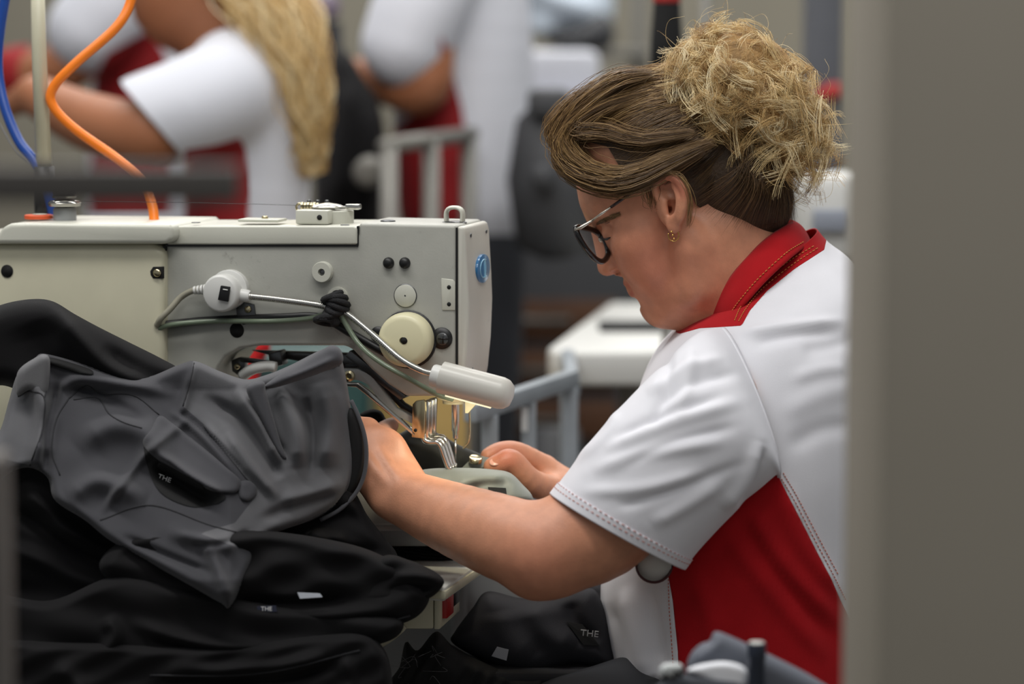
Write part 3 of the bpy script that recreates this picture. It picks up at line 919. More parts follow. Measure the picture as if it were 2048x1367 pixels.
for s in (1, -1):                                         # eye sockets and lids
    V.ell(H(1206, 458, 0.034 * s), (0.014, 0.011, 0.017), HM(30), 0.010, 'sub')
    V.ell(H(1228, 463, 0.032 * s), (0.0128, 0.0120, 0.0135), HM(30), 0.003)
    V.cone(H(1214, 468, 0.022 * s), H(1224, 473, 0.044 * s), 0.0022, 0.0018, 0.003)
    V.cone(H(1196, 440, 0.014 * s), H(1218, 432, 0.046 * s), 0.0065, 0.005, 0.010)
# nose
V.cone(H(1190, 432), H(1213, 520), 0.0075, 0.0095, 0.012)
V.cone(H(1237, 468), H(1238, 512), 0.016, 0.0125, 0.012)
V.ell(H(1216, 533), (0.0112, 0.0098, 0.0100), HM(20), 0.005)
for s in (1, -1):
    V.ell(H(1236, 538, 0.0115 * s), (0.0100, 0.0085, 0.0066), HM(10), 0.002)
    V.ell(H(1230, 547, 0.0160 * s), (0.0062, 0.0040, 0.0075), HM(15), 0.001, 'sub')
    V.ell(H(1226, 566, 0.006 * s), (0.0085, 0.0062, 0.012), HM(10), 0.004, 'sub')
    V.cone(H(1245, 532, 0.017 * s), H(1262, 560, 0.028 * s), 0.0015, 0.001, 0.006, 'sub')
# lips
for s in (1, -1):
    V.cone(H(1257, 564), H(1276, 571, 0.021 * s), 0.0050, 0.0026, 0.003)
    V.cone(H(1271, 582), H(1282, 577, 0.020 * s), 0.0050, 0.0026, 0.003)
    V.cone(H(1254, 574), H(1272, 573.5, 0.024 * s), 0.0012, 0.0014, 0.0015, 'sub')
V.cone(H(1274, 604, -0.012), H(1274, 604, 0.012), 0.0045, 0.0045, 0.007, 'sub')
# ears
for s in (1, -1):
    dx = 0 if s > 0 else -32
    E = lambda px, py, lat: H(px + dx, py, lat * s)
    V.ell(E(1347, 415, 0.069), (0.018, 0.024, 0.010), HM(20), 0.008)
    helix = [E(1328, 412, 0.0705), E(1314, 392, 0.074), E(1310, 370, 0.0775), E(1318, 357, 0.080), E(1333, 352, 0.082), E(1351, 357, 0.0835), E(1365, 374, 0.085), E(1371, 396, 0.085), E(1368, 420, 0.083), E(1360, 441, 0.080)]
    V.ell(E(1344, 396, 0.0715), (0.0155, 0.0225, 0.0052), HM(20), 0.004)
    V.ell(E(1340, 380, 0.0800), (0.0115, 0.0125, 0.0085), HM(20), 0.0015, 'sub')
    V.ell(E(1343, 417, 0.0790), (0.0080, 0.0110, 0.0120), HM(10), 0.002, 'sub')
    V.cone(E(1340, 418, 0.072), E(1336, 420, 0.060), 0.0042, 0.003, 0.001, 'sub')
    V.chain(helix, [0.0028, 0.0034, 0.0038, 0.004, 0.004, 0.004, 0.004, 0.004, 0.0038, 0.0036], 0.0015)
    V.chain([E(1345, 368, 0.081), E(1355, 386, 0.083), E(1358, 405, 0.083), E(1354, 428, 0.081), E(1345, 438, 0.078)], [0.0022, 0.0028, 0.003, 0.003, 0.0026], 0.0015)
    V.cone(E(1329, 405, 0.0745), E(1331, 424, 0.0745), 0.0030, 0.0034, 0.004)
    V.ell(E(1347, 450, 0.0765), (0.0075, 0.0095, 0.0042), HM(10), 0.005)
# neck
V.cone(H(1440, 470), P(1545, 640, 0.0), 0.056, 0.064, 0.02)
V.cone(H(1400, 560), P(1500, 680, 0.0), 0.040, 0.055, 0.02)
V.cone(H(1385, 500, 0.055), P(1465, 660, -0.03), 0.014, 0.016, 0.02)      # neck muscle
# trunk inside the shirt
V.chain([P(1545, 660, 0.0), P(1540, 800, 0.0), P(1490, 1060, 0.0), P(1470, 1320, 0.0)], [0.075, 0.10, 0.11, 0.115], 0.02)
for s in (1, -1):
    V.cone(P(1535, 720, 0.0), P(1480, 790, -0.125 * s), 0.050, 0.038, 0.02)
# near (left) arm
SH, EL, WR = P(1440, 800, -0.165), P(1093, 1103, -0.215), P(792, 985, -0.10)
V.chain([SH, P(1290, 960, -0.19), P(1195, 1052, -0.205), EL], [0.040, 0.0505, 0.0535, 0.0435], 0.012)
V.cone(P(1100, 1125, -0.212), P(1064, 1150, -0.208), 0.028, 0.0205, 0.02)             # point of the elbow
V.chain([EL, P(1010, 1076, -0.19), P(900, 1034, -0.145), P(826, 1002, -0.115), WR], [0.043, 0.0425, 0.0360, 0.0300, 0.0275], 0.014)
V.ell(P(778, 1005, -0.118), (0.016, 0.011, 0.012), None, 0.014)                       # wrist bone
# left hand
for (a, b), r0, r1 in ((((735, 858), -0.070), 0.016, 0.0125), (((718, 880), -0.085), 0.016, 0.0125), (((707, 905), -0.098), 0.016, 0.012), (((702, 932), -0.106), 0.015, 0.011)):
    k_ = P(a[0], a[1], b)
    V.cone(WR + (k_ - WR) * 0.12, k_, r0 + 0.004, r1, 0.014)
    V.chain([k_, k_ + np.array([-0.030, 0.016, 0.004]), k_ + np.array([-0.040, 0.034, -0.014]), k_ + np.array([-0.034, 0.046, -0.030])], [r1 - 0.001, 0.0095, 0.0085, 0.0075], 0.003)
V.ell(P(764, 922, -0.085), (0.030, 0.016, 0.036), None, 0.014)
V.chain([P(816, 964, -0.090), P(794, 926, -0.075), P(776, 893, -0.060), P(765, 867, -0.036), P(782, 850, -0.012)], [0.019, 0.0165, 0.0135, 0.0108, 0.0082], 0.010)
V.chain([P(800, 972, -0.124), P(775, 930, -0.112), P(742, 880, -0.090)], [0.0035, 0.0042, 0.004], 0.006)
V.chain([P(788, 985, -0.126), P(755, 945, -0.118), P(722, 905, -0.104)], [0.003, 0.004, 0.004], 0.006)
# far (right) arm and hand
RW = P(1150, 992, 0.060)
V.chain([P(1450, 800, 0.165), P(1390, 1040, 0.205), P(1340, 1090, 0.20), P(1240, 1040, 0.13), RW], [0.040, 0.044, 0.040, 0.036, 0.0265], 0.012)
fing = [  # MCP, PIP, DIP, tip
    [(1090, 934, 0.046), (1036, 905, 0.030), (1002, 902, 0.020), (976, 911, 0.012)],
    [(1092, 950, 0.062), (1036, 926, 0.060), (1004, 934, 0.048), (990, 950, 0.036)],
    [(1094, 964, 0.080), (1044, 950, 0.080), (1012, 962, 0.066), (1004, 976, 0.052)],
    [(1100, 980, 0.094), (1062, 976, 0.094), (1036, 984, 0.082), (1028, 994, 0.072)]]
for i, f_ in enumerate(fing):
    q = [P(*x) for x in f_]
    V.cone(RW + (q[0] - RW) * 0.1, q[0], 0.0165, 0.0135 - 0.0008 * i, 0.012)
    V.chain(q, [0.0128 - 0.0009 * i, 0.0112 - 0.0008 * i, 0.0098 - 0.0008 * i, 0.0082 - 0.0008 * i], 0.0025)
V.chain([P(1124, 988, 0.035), P(1062, 962, -0.002), P(1024, 922, -0.012), P(1002, 926, -0.013), P(982, 932, -0.012)], [0.0165, 0.0135, 0.0122, 0.0108, 0.0082], 0.004)
V.ell(P(1108, 968, 0.040), (0.024, 0.018, 0.018), None, 0.012)
for (a, b, c_) in ((1040, 905, 0.008), (1060, 912, 0.012)):
    pass
bv, bf = V.mesh(1)
pix = proj(bv)
flush = np.zeros(len(bv))
lat_ = (bv - HO) @ HL
inh = (bv[:, 2] > P(0, 660, 0)[2])
mouth = np.exp(-(seg_dist(pix, [(1248, 568), (1272, 575)])[0] / 9.0) ** 2) * (np.abs(lat_) < 0.027) * inh
lowl = np.exp(-(seg_dist(pix, [(1262, 588), (1276, 580)])[0] / 8.0) ** 2) * (np.abs(lat_) < 0.025) * inh
earf = np.exp(-(seg_dist(pix, [(1318, 358), (1345, 355), (1368, 385)])[0] / 16.0) ** 2) * 0.45 * inh
cheek = 0.36 * np.exp(-(np.hypot(pix[:, 0] - 1300, pix[:, 1] - 535) / 100) ** 2) * inh
kn = 0.5 * np.exp(-(np.hypot(pix[:, 0] - 1010, pix[:, 1] - 915) / 32) ** 2)
elb = 0.22 * np.exp(-(np.hypot(pix[:, 0] - 1075, pix[:, 1] - 1130) / 90) ** 2)
flush = np.clip(np.maximum.reduce([0.8 * mouth, 0.8 * lowl, earf, cheek, kn, elb]), 0, 1)
body = obj('body', (bv, bf), M_skin, woman)
at_ = body.data.attributes.new('flush', 'FLOAT', 'POINT'); at_.data.foreach_set('value', flush.astype(np.float32))
del V
# ---------------------------------------------------------------- hair, glasses, earring
rng = np.random.default_rng(7)
M_hair = hair_mat('brown_hair', [(0.0, srgb(62, 44, 28)), (0.4, srgb(118, 90, 56)), (0.75, srgb(172, 138, 88)), (1.0, srgb(206, 176, 120))])
M_blond = hair_mat('blonde_curls', [(0.0, srgb(140, 104, 60)), (0.35, srgb(200, 164, 106)), (0.7, srgb(234, 208, 154)), (1.0, srgb(250, 236, 198))])
M_cap = mat('hair_root_mass', srgb(62, 46, 30), 0.7, var=0.25, vscale=90, bump=0.8, bscale=260)
M_bunm = mat('bun_mass', srgb(150, 116, 68), 0.7, var=0.3, vscale=90, bump=0.8, bscale=260)
HC = H(1328, 314); HR = np.array([0.1000, 0.0965, 0.0780]); HB = HM(25)
def to_unit(p): return ((p - HC) @ HB) / HR
def from_unit(u): return HC + (u * HR) @ HB.T
# root mass under the strands
nu, nv = 90, 120
th = np.linspace(0.01, math.pi - 0.01, nu); ph = np.linspace(0, 2 * math.pi, nv, endpoint=False)
U = np.array([[math.sin(a) * math.cos(b), math.cos(a), math.sin(a) * math.sin(b)] for a in th for b in ph])
cv_ = from_unit(U * 0.965)
def near_px(v):
    """pixels of the points folded onto the near side of the head's midplane"""
    l = (v - HO) @ HL
    m = v - np.where(l < 0, 2 * l, 0)[:, None] * HL
    return proj(m)
hairline = [(1100, 200), (1118, 262), (1136, 300), (1180, 285), (1215, 292), (1240, 335), (1290, 352), (1302, 385), (1312, 400), (1316, 355), (1345, 345), (1378, 372), (1392, 410), (1440, 440), (1480, 452), (1545, 448), (1620, 420), (1680, 300), (1600, 40), (1200, 40)]
cf_ = [list(f) for f in grid_faces(nu, nv, True)]
cap = obj('hair_cap', clip(cv_, cf_, sdist(near_px(cv_), hairline)), M_cap, woman)
nape = Vol(P(1600, 520, 0) * [0, 0, 0] + np.array([0.03, -0.09, 1.08]), (0.34, 0.10, 1.24), 0.003)
nape.chain([H(1440, 330), H(1475, 370), H(1505, 405), H(1525, 425)], [0.060, 0.055, 0.042, 0.026], 0.01)
obj('nape_hair', nape.mesh(2), M_cap, cap)

# swept strands: root on the scalp, drawn back to the tie
N, K = 8800, 12
anch = to_unit(H(1475, 225, 0.0)); 
roots = []
while len(roots) < N:
    u = rng.normal(size=(4000, 3)); u /= np.linalg.norm(u, axis=1)[:, None]
    s_ = sdist(near_px(from_unit(u)), hairline)
    # more roots close to the hairline so that the strands read as long
    keep = (s_ > 2) & (rng.random(4000) < np.where(s_ < 45, 1.0, 0.40))
    roots += list(u[keep])
roots = np.array(roots[:N])
tt = np.linspace(0, 1, K)
a0 = anch / np.linalg.norm(anch)
lat_sign = np.sign(roots[:, 2])
tgt = a0 + rng.normal(size=(N, 3)) * 0.06 + np.stack([0 * lat_sign, 0 * lat_sign, 0.30 * lat_sign], 1) * rng.random((N, 1))
tgt /= np.linalg.norm(tgt, axis=1)[:, None]
dot = np.clip((roots * tgt).sum(1), -0.999, 0.999); om = np.arccos(dot)
pos = (np.sin((1 - tt)[None] * om[:, None])[:, :, None] * roots[:, None] + np.sin(tt[None] * om[:, None])[:, :, None] * tgt[:, None]) / np.sin(om)[:, None, None]
clump = np.round(roots * 7) @ np.array([12.9, 78.2, 37.7])
lift = 0.97 + 0.045 * np.sin(np.clip(tt * 1.1, 0, 1) * math.pi)[None] * (0.35 + 0.65 * rng.random((N, 1))) + 0.012 * np.sin(clump[:, None] + tt[None] * 6)
wob = 0.018 * np.sin(tt[None] * (5 + 3 * np.sin(clump))[:, None] + clump[:, None]) + rng.normal(size=(N, 1)) * 0.006
side = np.cross(roots, tgt); side /= np.linalg.norm(side, axis=1)[:, None] + 1e-9
pos = pos * lift[:, :, None] + side[:, None] * wob[:, :, None]
pos = HC + (pos * HR) @ HB.T
tone = np.clip(0.30 + 0.16 * np.sin(clump * 3.1) + rng.normal(size=N) * 0.16 + 0.20 * (roots @ np.array([0.2, 0.8, 0])), 0, 1)  # crown tone raised, painting in light from above over the random variation
tone2 = np.clip(tone[:, None] + 0.22 * (tt[None] - 0.5), 0, 1)
strands('hair', pos, 0.00025 * np.minimum(0.25 + 4 * tt, 1 - 0.35 * tt), tone2, M_hair, woman)

def bundle(guide, n, spread, k=22, wave=0.0, seed=0):
    r_ = np.random.default_rng(seed)
    g = spline(guide, k)
    t_ = np.linspace(0, 1, k)
    off = r_.normal(size=(n, 3)) * spread
    conv = 0.35 + 0.65 * np.sin(t_ * math.pi * 0.9 + 0.15)
    p = g[None] + off[:, None] * conv[None, :, None]
    p = p + wave * np.sin(t_[None] * 9 + r_.random((n, 1)) * 6)[:, :, None] * r_.normal(size=(n, 1, 3))
    return p
bangs = [
    ([H(1235, 190, .045), H(1150, 232, .045), H(1122, 290, .046), H(1138, 332, .054), H(1185, 358, .066), H(1240, 369, .075), H(1295, 353, .082), H(1345, 328, .084), H(1400, 300, .082)], 420, 0.0046),
    ([H(1260, 195, .052), H(1180, 225, .052), H(1136, 272, .050), H(1150, 316, .056), H(1196, 348, .069), H(1262, 352, .078), H(1335, 318, .082), H(1420, 285, .080)], 300, 0.0042),
    ([H(1270, 165, .035), H(1170, 195, .035), H(1122, 245, .035), H(1116, 275, .036), H(1138, 298, .045), H(1162, 318, .055)], 260, 0.0050),
    ([H(1290, 190, .056), H(1215, 215, .058), H(1168, 245, .056), H(1160, 262, .058), H(1210, 262, .066), H(1280, 280, .077), H(1380, 265, .082)], 120, 0.0045),
    ([H(1300, 150, .045), H(1230, 165, .045), H(1160, 215, .045), H(1128, 262, .044)], 160, 0.0060),
    ([H(1320, 350, .086), H(1352, 345, .090), H(1374, 366, .091), H(1384, 400, .089), H(1380, 436, .083), H(1376, 452, .080)], 6, 0.0022),
    ([H(1296, 362, .072), H(1304, 388, .073), H(1306, 412, .072)], 16, 0.0050),
]
bp, bt = [], []
for i, (g, n_, sp_) in enumerate(bangs):
    b_ = bundle(g, int(n_ * 2.3), sp_ * 1.15, 14, 0.0007, i); n_ = len(b_)
    bp.append(b_); bt.append(np.clip(np.full(n_, 0.36) + np.random.default_rng(i).normal(size=n_) * 0.17 + (0.12 if i in (1, 5) else 0), 0, 1))
strands('fringe', np.concatenate(bp), 0.00025 * np.minimum(0.2 + 4 * np.linspace(0, 1, 14), 1.35 * (1 - 0.75 * np.linspace(0, 1, 14) ** 3)), np.concatenate(bt), M_hair, woman)
# nape hairs combed up behind the ear
g_ = []; gt = []
for i in range(1200):
    x0 = rng.uniform(1385, 1592); y0 = np.interp(x0, [1385, 1440, 1500, 1590], [400, 440, 452, 438]) + rng.normal() * 9 + abs(rng.normal()) * 6 - 5
    l0 = np.interp(x0, [1385, 1480, 1592], [.070, .062, .030]) * rng.uniform(-0.6, 1.0)
    e = H(1490 + rng.normal() * 25, 270 + rng.normal() * 15, rng.uniform(0.02, .06) * (1 if l0 > 0 else -1))
    m_ = H((x0 + 1500) / 2 + 26, (y0 + 270) / 2 + 8, l0 + 0.010 * (1 if l0 > 0 else -1))
    q_ = spline([H(x0, y0, l0), m_, e], 16) + rng.normal(size=3) * 0.002
    g_.append(q_); gt.append(np.clip(0.18 + rng.normal() * 0.14, 0, 1))
strands('nape_strands', np.array(g_), 0.00026 * np.minimum(0.15 + 2.2 * np.linspace(0, 1, 16), 1 - 0.3 * np.linspace(0, 1, 16)), np.array(gt), M_hair, woman)
# gathered curls
bunv = Vol((0.10, -0.12, 1.14), (0.36, 0.13, 1.36), 0.003)
for a, b, c_, r_ in ((1455, 150, .012, .042), (1505, 160, 0.0, .044), (1545, 225, 0.0, .042), (1570, 290, 0.005, .030), (1500, 240, .015, .040), (1420, 165, .02, .032)):
    bunv.ell(H(a, b, c_), (r_, r_, r_ * 1.05), None, 0.02)
bun = obj('hair_bun', bunv.mesh(2), M_bunm, woman)
blobs = [(H(a, b, c_), r_) for a, b, c_, r_ in ((1398, 140, .025, .036), (1440, 104, .01, .033), (1492, 132, 0, .043), (1552, 188, 0, .044), (1596, 250, 0, .033), (1610, 310, .006, .028), (1515, 225, .032, .046), (1450, 185, .042, .042), (1390, 180, .048, .026), (1545, 300, .03, .033), (1420, 225, .05, .022))]
wts = np.array([2.0, 1.8, 2.2, 2.2, 1.5, 1.3, 2.4, 2.2, 1.1, 1.4, 0.8]); wts /= wts.sum()
nc, ns, kk = 600, 12, 18
allp, allt = [], []
tie = H(1470, 235, .02)
for c in range(nc):
    bi = rng.choice(len(blobs), p=wts); bc_, br = blobs[bi]
    d = rng.normal(size=3); d += HL * 0.45 + np.array([0.1, 0, 0.25]); d /= np.linalg.norm(d)
    e = bc_ + d * br * rng.uniform(0.85, 1.06)
    st = tie + (bc_ - tie) * rng.uniform(0.2, 0.75) + rng.normal(size=3) * 0.008
    tang = np.cross(d, rng.normal(size=3)); tang /= np.linalg.norm(tang)
    out = bc_ + d * br + (tang * rng.uniform(0.02, 0.045)) + np.array([0, 0, -0.012]) - d * br * 0.15
    path = spline([st, st * 0.4 + e * 0.6 + d * 0.006, e, out], kk)
    t_ = np.linspace(0, 1, kk)
    u_, w_, _ = frame_of(out - st)
    A = rng.uniform(0.005, 0.012); fr = rng.uniform(8, 15); ph_ = rng.uniform(0, 6.28)
    hel = (u_[None] * np.cos(fr * t_ + ph_)[:, None] + w_[None] * np.sin(fr * t_ + ph_)[:, None]) * (A * (0.3 + 0.7 * t_))[:, None]
    basep = path + hel
    off = rng.normal(size=(ns, 1, 3)) * 0.0021 * (0.4 + 0.9 * t_)[None, :, None]
    sh = 0.0010 * np.sin(t_[None] * rng.uniform(8, 22, (ns, 1)) + rng.random((ns, 1)) * 6)
    p = basep[None] + off + sh[:, :, None] * rng.normal(size=(ns, 1, 3))
    allp.append(p)
    allt.append(np.clip(rng.normal(0.55, 0.27) + rng.normal(size=ns) * 0.10, 0, 1))
# loose flyaway curls at the outline
for c in range(150):
    bi = rng.choice(len(blobs)); bc_, br = blobs[bi]
    d = rng.normal(size=3) + np.array([0.15, 0, 0.35]); d /= np.linalg.norm(d)
    s0 = bc_ + d * br * 0.8
    tang = np.cross(d, rng.normal(size=3)); tang /= np.linalg.norm(tang)
    L = rng.uniform(0.012, 0.032)
    p = spline([s0, s0 + d * L * 0.6 + tang * L * 0.2, s0 + d * L * 0.9 + tang * L * 0.8, s0 + d * L * 0.55 + tang * L * 1.3], kk)
    allp.append(p[None]); allt.append(np.array([rng.uniform(0.4, 0.9)]))
strands('curls', np.concatenate(allp), 0.00024 * (1 - 0.45 * np.linspace(0, 1, kk)), np.concatenate(allt), M_blond, bun)

# glasses
gl = empty('glasses', H(1186, 488, 0), 'black rimmed glasses with silver top bar worn by the seamstress', 'glasses')
M_rim = mat('black_acetate', srgb(14, 13, 14), 0.2, coat=0.3)
M_silver = mat('silver_wire', srgb(205, 200, 188), 0.25, 0.9)
M_tort = mat('dark_tortoise', srgb(42, 24, 22), 0.25, var=0.5, vscale=200)
M_lens = mat('lens_glass', srgb(225, 225, 225), 0.03, alpha=0.14, var=0.0, spec=0.8)
rimc = [(1152, 457, .060), (1167, 490, .061), (1190, 517, .050), (1206, 522, .036), (1216, 507, .018), (1210, 482, .013), (1193, 464, .016), (1172, 456, .036)]
mir = lambda p: p - 2 * ((p - HO) @ HL) * HL
rim3 = spline([H(*q_) for q_ in rimc], 56, True)
for f_ in (lambda p: p, mir):
    r3 = np.array([f_(p) for p in rim3])
    rv, rf = tube(np.concatenate([r3, r3[:1]]), 0.0032, 8, caps=False)
    obj('rim', (rv, rf), M_rim, gl)
    cen = r3.mean(0)
    obj('lens', (np.concatenate([r3, [cen]]), [[i, (i + 1) % 56, 56] for i in range(56)]), M_lens, gl)
    obj('temple', join(tube([f_(H(1150, 459, .064)), f_(H(1160, 456, .066)), f_(H(1184, 441, .068))], 0.0017, 8),
                       tube([f_(H(1184, 441, .068)), f_(H(1223, 413, .071))], 0.0013, 8)), M_silver, gl)
    obj('temple_tip', tube(spline([f_(H(1222, 414, .071)), f_(H(1262, 386, .074)), f_(H(1305, 357, .077)), f_(H(1345, 346, .077)), f_(H(1375, 375, .074)), f_(H(1380, 400, .070))], 24), 0.0016, 8), M_tort, gl)
    obj('nose_pad', lathe([(0.0035, 0), (0.0038, 0.001), (0.0025, 0.002)], f_(H(1204, 478, .012)), HL if f_ is not mir else -HL, 12), M_silver, gl)
obj('top_bar', tube(spline([H(1158, 456, .052), H(1176, 448, .03), H(1183, 446, 0), mir(H(1176, 448, .03)), mir(H(1158, 456, .052))], 20), 0.0013, 8), M_silver, gl)
obj('bridge', tube(spline([H(1196, 466, .013), H(1190, 458, 0), mir(H(1196, 466, .013))], 10), 0.0013, 8), M_silver, gl)
# ear ring
M_gold = mat('gold', srgb(214, 176, 104), 0.2, 1.0)
er = obj('earring', join(tube([H(1347, 470, .0775) + HF * 0.0055 * math.cos(a) + AZ * 0.0062 * math.sin(a) for a in np.linspace(1.3, 6.6, 26)], 0.0006, 8),
    *[lathe([(0.0002, -0.0013), (0.0012, -0.0006), (0.0013, 0.0004), (0.0002, 0.0013)], H(1343 + 2.5 * i, 463 + 7 * i, .0790), AZ, 10) for i in range(3)]), M_gold)
tag(er, 'small gold hoop earring with tiny stones', 'earring')
# lashes and brow
M_lash = mat('lash', srgb(30, 20, 16), 0.6)
ls = []
for i in range(16):
    t_ = i / 15
    a = H(1211 + 13 * t_, 466 + 6 * t_, .024 + .022 * t_)
    ls.append(tube([a, a + HF * 0.005 - AZ * 0.004 + HL * 0.002 * t_, a + HF * 0.008 - AZ * 0.0045], [0.0006, 0.0005, 0.0002], 4))
obj('eyelashes', join(*ls), M_lash, woman)
bpz = []
bbv = bvh_of(*(lambda v, f: (v, f))(bv, bf))
for i in range(110):
    t_ = rng.random()
    x_, y_ = 1192 + 40 * t_, 446 - 16 * t_ + rng.normal() * 2.2
    q_ = [hit(bbv, x_ + 5 * k, y_ - 2 * k, 0.0008) for k in range(3)]
    if any(p is None for p in q_) or np.linalg.norm(q_[2] - q_[0]) > 0.02: continue
    bpz.append(np.array(q_))
strands('eyebrows', np.array(bpz), 0.0003, rng.uniform(0.1, 0.5, len(bpz)), M_hair, woman)
M_nail = mat('fingernail', srgb(226, 170, 150), 0.25)
nv_ = lathe([(0.0003, 0.0), (0.0045, 0.0), (0.0052, -0.0008), (0.0045, -0.0016), (0.0003, -0.002)], (0, 0, 0), (0, 0, 1), 16)
def nail(c, nrm, along, sx=1.25):
    n_ = np.asarray(nrm, float); n_ /= np.linalg.norm(n_)
    a_ = np.asarray(along, float); a_ -= n_ * (a_ @ n_); a_ /= np.linalg.norm(a_)
    M_ = np.stack([a_ * sx, np.cross(n_, a_), n_], 1)
    obj('fingernail', (nv_[0] @ M_.T + c, nv_[1]), M_nail, woman)
nail(P(990, 922, -0.0215), (-0.1, -0.70, 0.68), (-1, 0, -0.2))
nail(P(783, 847, -0.016), (0.55, -0.5, 0.4), (0.3, 0.4, 0.8), 1.1)
# ---------------------------------------------------------------- the shirt
M_white = mat('white_twill', srgb(224, 224, 230), 0.8, var=0.015, vscale=40, bump=0.12, bscale=1400, sheen=0.1)
M_redc = mat('red_twill', srgb(168, 18, 26), 0.9, var=0.06, vscale=40, bump=0.2, bscale=1400, sheen=0.05, spec=0.2)
M_stitch_y = mat('gold_stitching', srgb(206, 130, 62), 0.7)
M_stitch_r = mat('rust_stitching', srgb(196, 112, 92), 0.7)

def loft(rings, nr, nc):
    """rings: list of (m,3) arrays (closed) -> dense tube"""
    rr = np.array([spline(r, nc, True) for r in rings])
    out = np.stack([spline(rr[:, j], nr) for j in range(nc)], 1)
    return out.reshape(-1, 3), grid_faces(nr, nc, True)
def sup(a, p): return math.copysign(abs(a) ** p, a)
tors = [((1242, 1440), (1745, 1440), .180), ((1216, 1300), (1752, 1300), .176), ((1200, 1190), (1765, 1180), .176), ((1214, 1060), (1775, 1040), .182), ((1245, 930), (1785, 900), .187),
        ((1275, 800), (1785, 770), .182), ((1312, 712), (1765, 660), .168), ((1366, 652), (1738, 580), .143), ((1412, 618), (1700, 520), .108), ((1450, 590), (1655, 484), .080), ((1470, 570), (1632, 458), .062)]
rings = []
for (fx, fy), (bx_, by_), hw in tors:
    a, b = P(fx, fy, 0.0), P(bx_, by_, 0.0)
    c = (a + b) / 2; h_ = (a - b) / 2
    rings.append(np.array([c + h_ * sup(math.cos(t), 0.85) + np.array([0, -hw, 0]) * sup(math.sin(t), 0.8) for t in np.linspace(0, 2 * math.pi, 24, endpoint=False)]))
tv, tf = loft(rings, 150, 220)
def mirY(v):
    w = v.copy(); w[:, 1] = -np.abs(w[:, 1]); return w
tfold = [([(1560, 960), (1600, 1080), (1690, 1200)], 16, .005), ([(1500, 1010), (1560, 1120), (1690, 1260)], 18, .006), ([(1450, 1060), (1540, 1180), (1660, 1330)], 16, .005),
         ([(1385, 1130), (1420, 1230), (1440, 1350)], 22, .006), ([(1480, 1030), (1560, 1150), (1680, 1290)], 12, -.004), ([(1250, 1170), (1275, 1260), (1300, 1367)], 18, .007),
         ([(1290, 1150), (1310, 1250), (1330, 1350)], 14, -.005), ([(1215, 1200), (1240, 1290), (1250, 1380)], 14, -.004), ([(1600, 700), (1660, 690), (1740, 670)], 18, -.004), ([(1480, 668), (1560, 655), (1690, 640)], 10, .005), ([(1500, 690), (1580, 672), (1700, 660)], 12, -.004),
         ([(1560, 830), (1640, 790), (1720, 770)], 22, .003), ([(1570, 900), (1640, 860), (1720, 850)], 18, -.003), ([(1580, 760), (1640, 740), (1700, 735)], 14, .003)]
tn = vnormals(tv, tf)
if (tn * (tv - tv.mean(0))).sum() < 0: tn = -tn
tpx = proj(mirY(tv))
tv = tv + tn * fold_disp(tpx, tfold)[:, None]
tbvh = bvh_of(tv, tf)
red_side = [(1549, 935), (1575, 990), (1612, 1062), (1650, 1140), (1692, 1225), (1760, 1370), (1780, 1480), (1362, 1480), (1356, 1300), (1346, 1200), (1332, 1120), (1400, 1000), (1500, 930)]
yoke = [(1360, 668), (1400, 657), (1484, 652), (1500, 622), (1535, 582), (1590, 538), (1648, 500), (1660, 440), (1400, 440), (1300, 640)]
s1 = sdist(tpx, red_side); s2 = sdist(tpx, yoke)
shirt = obj('shirt', clip(tv, tf, -np.maximum(s1, s2)), M_white, woman, solid=0.0012)
shirt['label'] = 'white shirt front and back'
o_ = obj('side_panel', clip(tv, tf, s1), M_redc, shirt, solid=0.0014); o_['label'] = 'red side panel of the shirt'
o_ = obj('yoke', clip(tv, tf, s2), M_redc, shirt, solid=0.0014); o_['label'] = 'red yoke below the collar'
# sleeves
def sleeve_rings(m):
    spec = [  # T, B, near, far
        ((1102, 988, -.205), (1368, 1136, -.205), (1238, 1072, -.272), (1230, 1055, -.140)),
        ((1136, 944, -.204), (1397, 1098, -.204), (1268, 1030, -.274), (1262, 1012, -.136)),
        ((1200, 862, -.200), (1455, 1036, -.200), (1330, 958, -.274), (1325, 945, -.128)),
        ((1256, 800, -.193), (1512, 982, -.194), (1395, 890, -.268), (1385, 880, -.122)),
        ((1330, 726, -.183), (1545, 952, -.188), (1455, 840, -.254), (1430, 825, -.115)),
        ((1396, 668, -.158), (1552, 946, -.186), (1502, 822, -.230), (1460, 800, -.11)),
        ((1450, 656, -.128), (1550, 950, -.176), (1532, 830, -.192), (1490, 800, -.11))]
    if m:
        spec = [
            ((1278, 965, -.20), (1480, 1000, -.20), (1380, 990, -.262), (1376, 978, -.140)),
            ((1276, 900, -.199), (1492, 960, -.199), (1384, 935, -.264), (1380, 925, -.136)),
            ((1278, 830, -.194), (1515, 925, -.196), (1396, 880, -.262), (1392, 870, -.128)),
            ((1288, 765, -.188), (1535, 925, -.192), (1420, 850, -.254), (1410, 840, -.120)),
            ((1340, 705, -.176), (1545, 935, -.188), (1455, 835, -.244), (1430, 825, -.115)),
            ((1395, 668, -.160), (1550, 944, -.182), (1500, 822, -.222), (1460, 800, -.11)),
            ((1450, 652, -.122), (1550, 950, -.176), (1532, 830, -.192), (1490, 800, -.11))]
    out = []
    for T, B, N_, F_ in spec:
        sg_ = -1 if m else 1
        T, B, N_, F_ = (P(x[0], x[1], x[2] * sg_) for x in (T, B, N_, F_))
        c = (T + B) / 2; a = (T - B) / 2
        out.append(np.array([c + a * math.cos(t) + (N_ - c if math.sin(t) > 0 else c - F_) * math.sin(t) for t in np.linspace(0, 2 * math.pi, 20, endpoint=False)]))
    return out
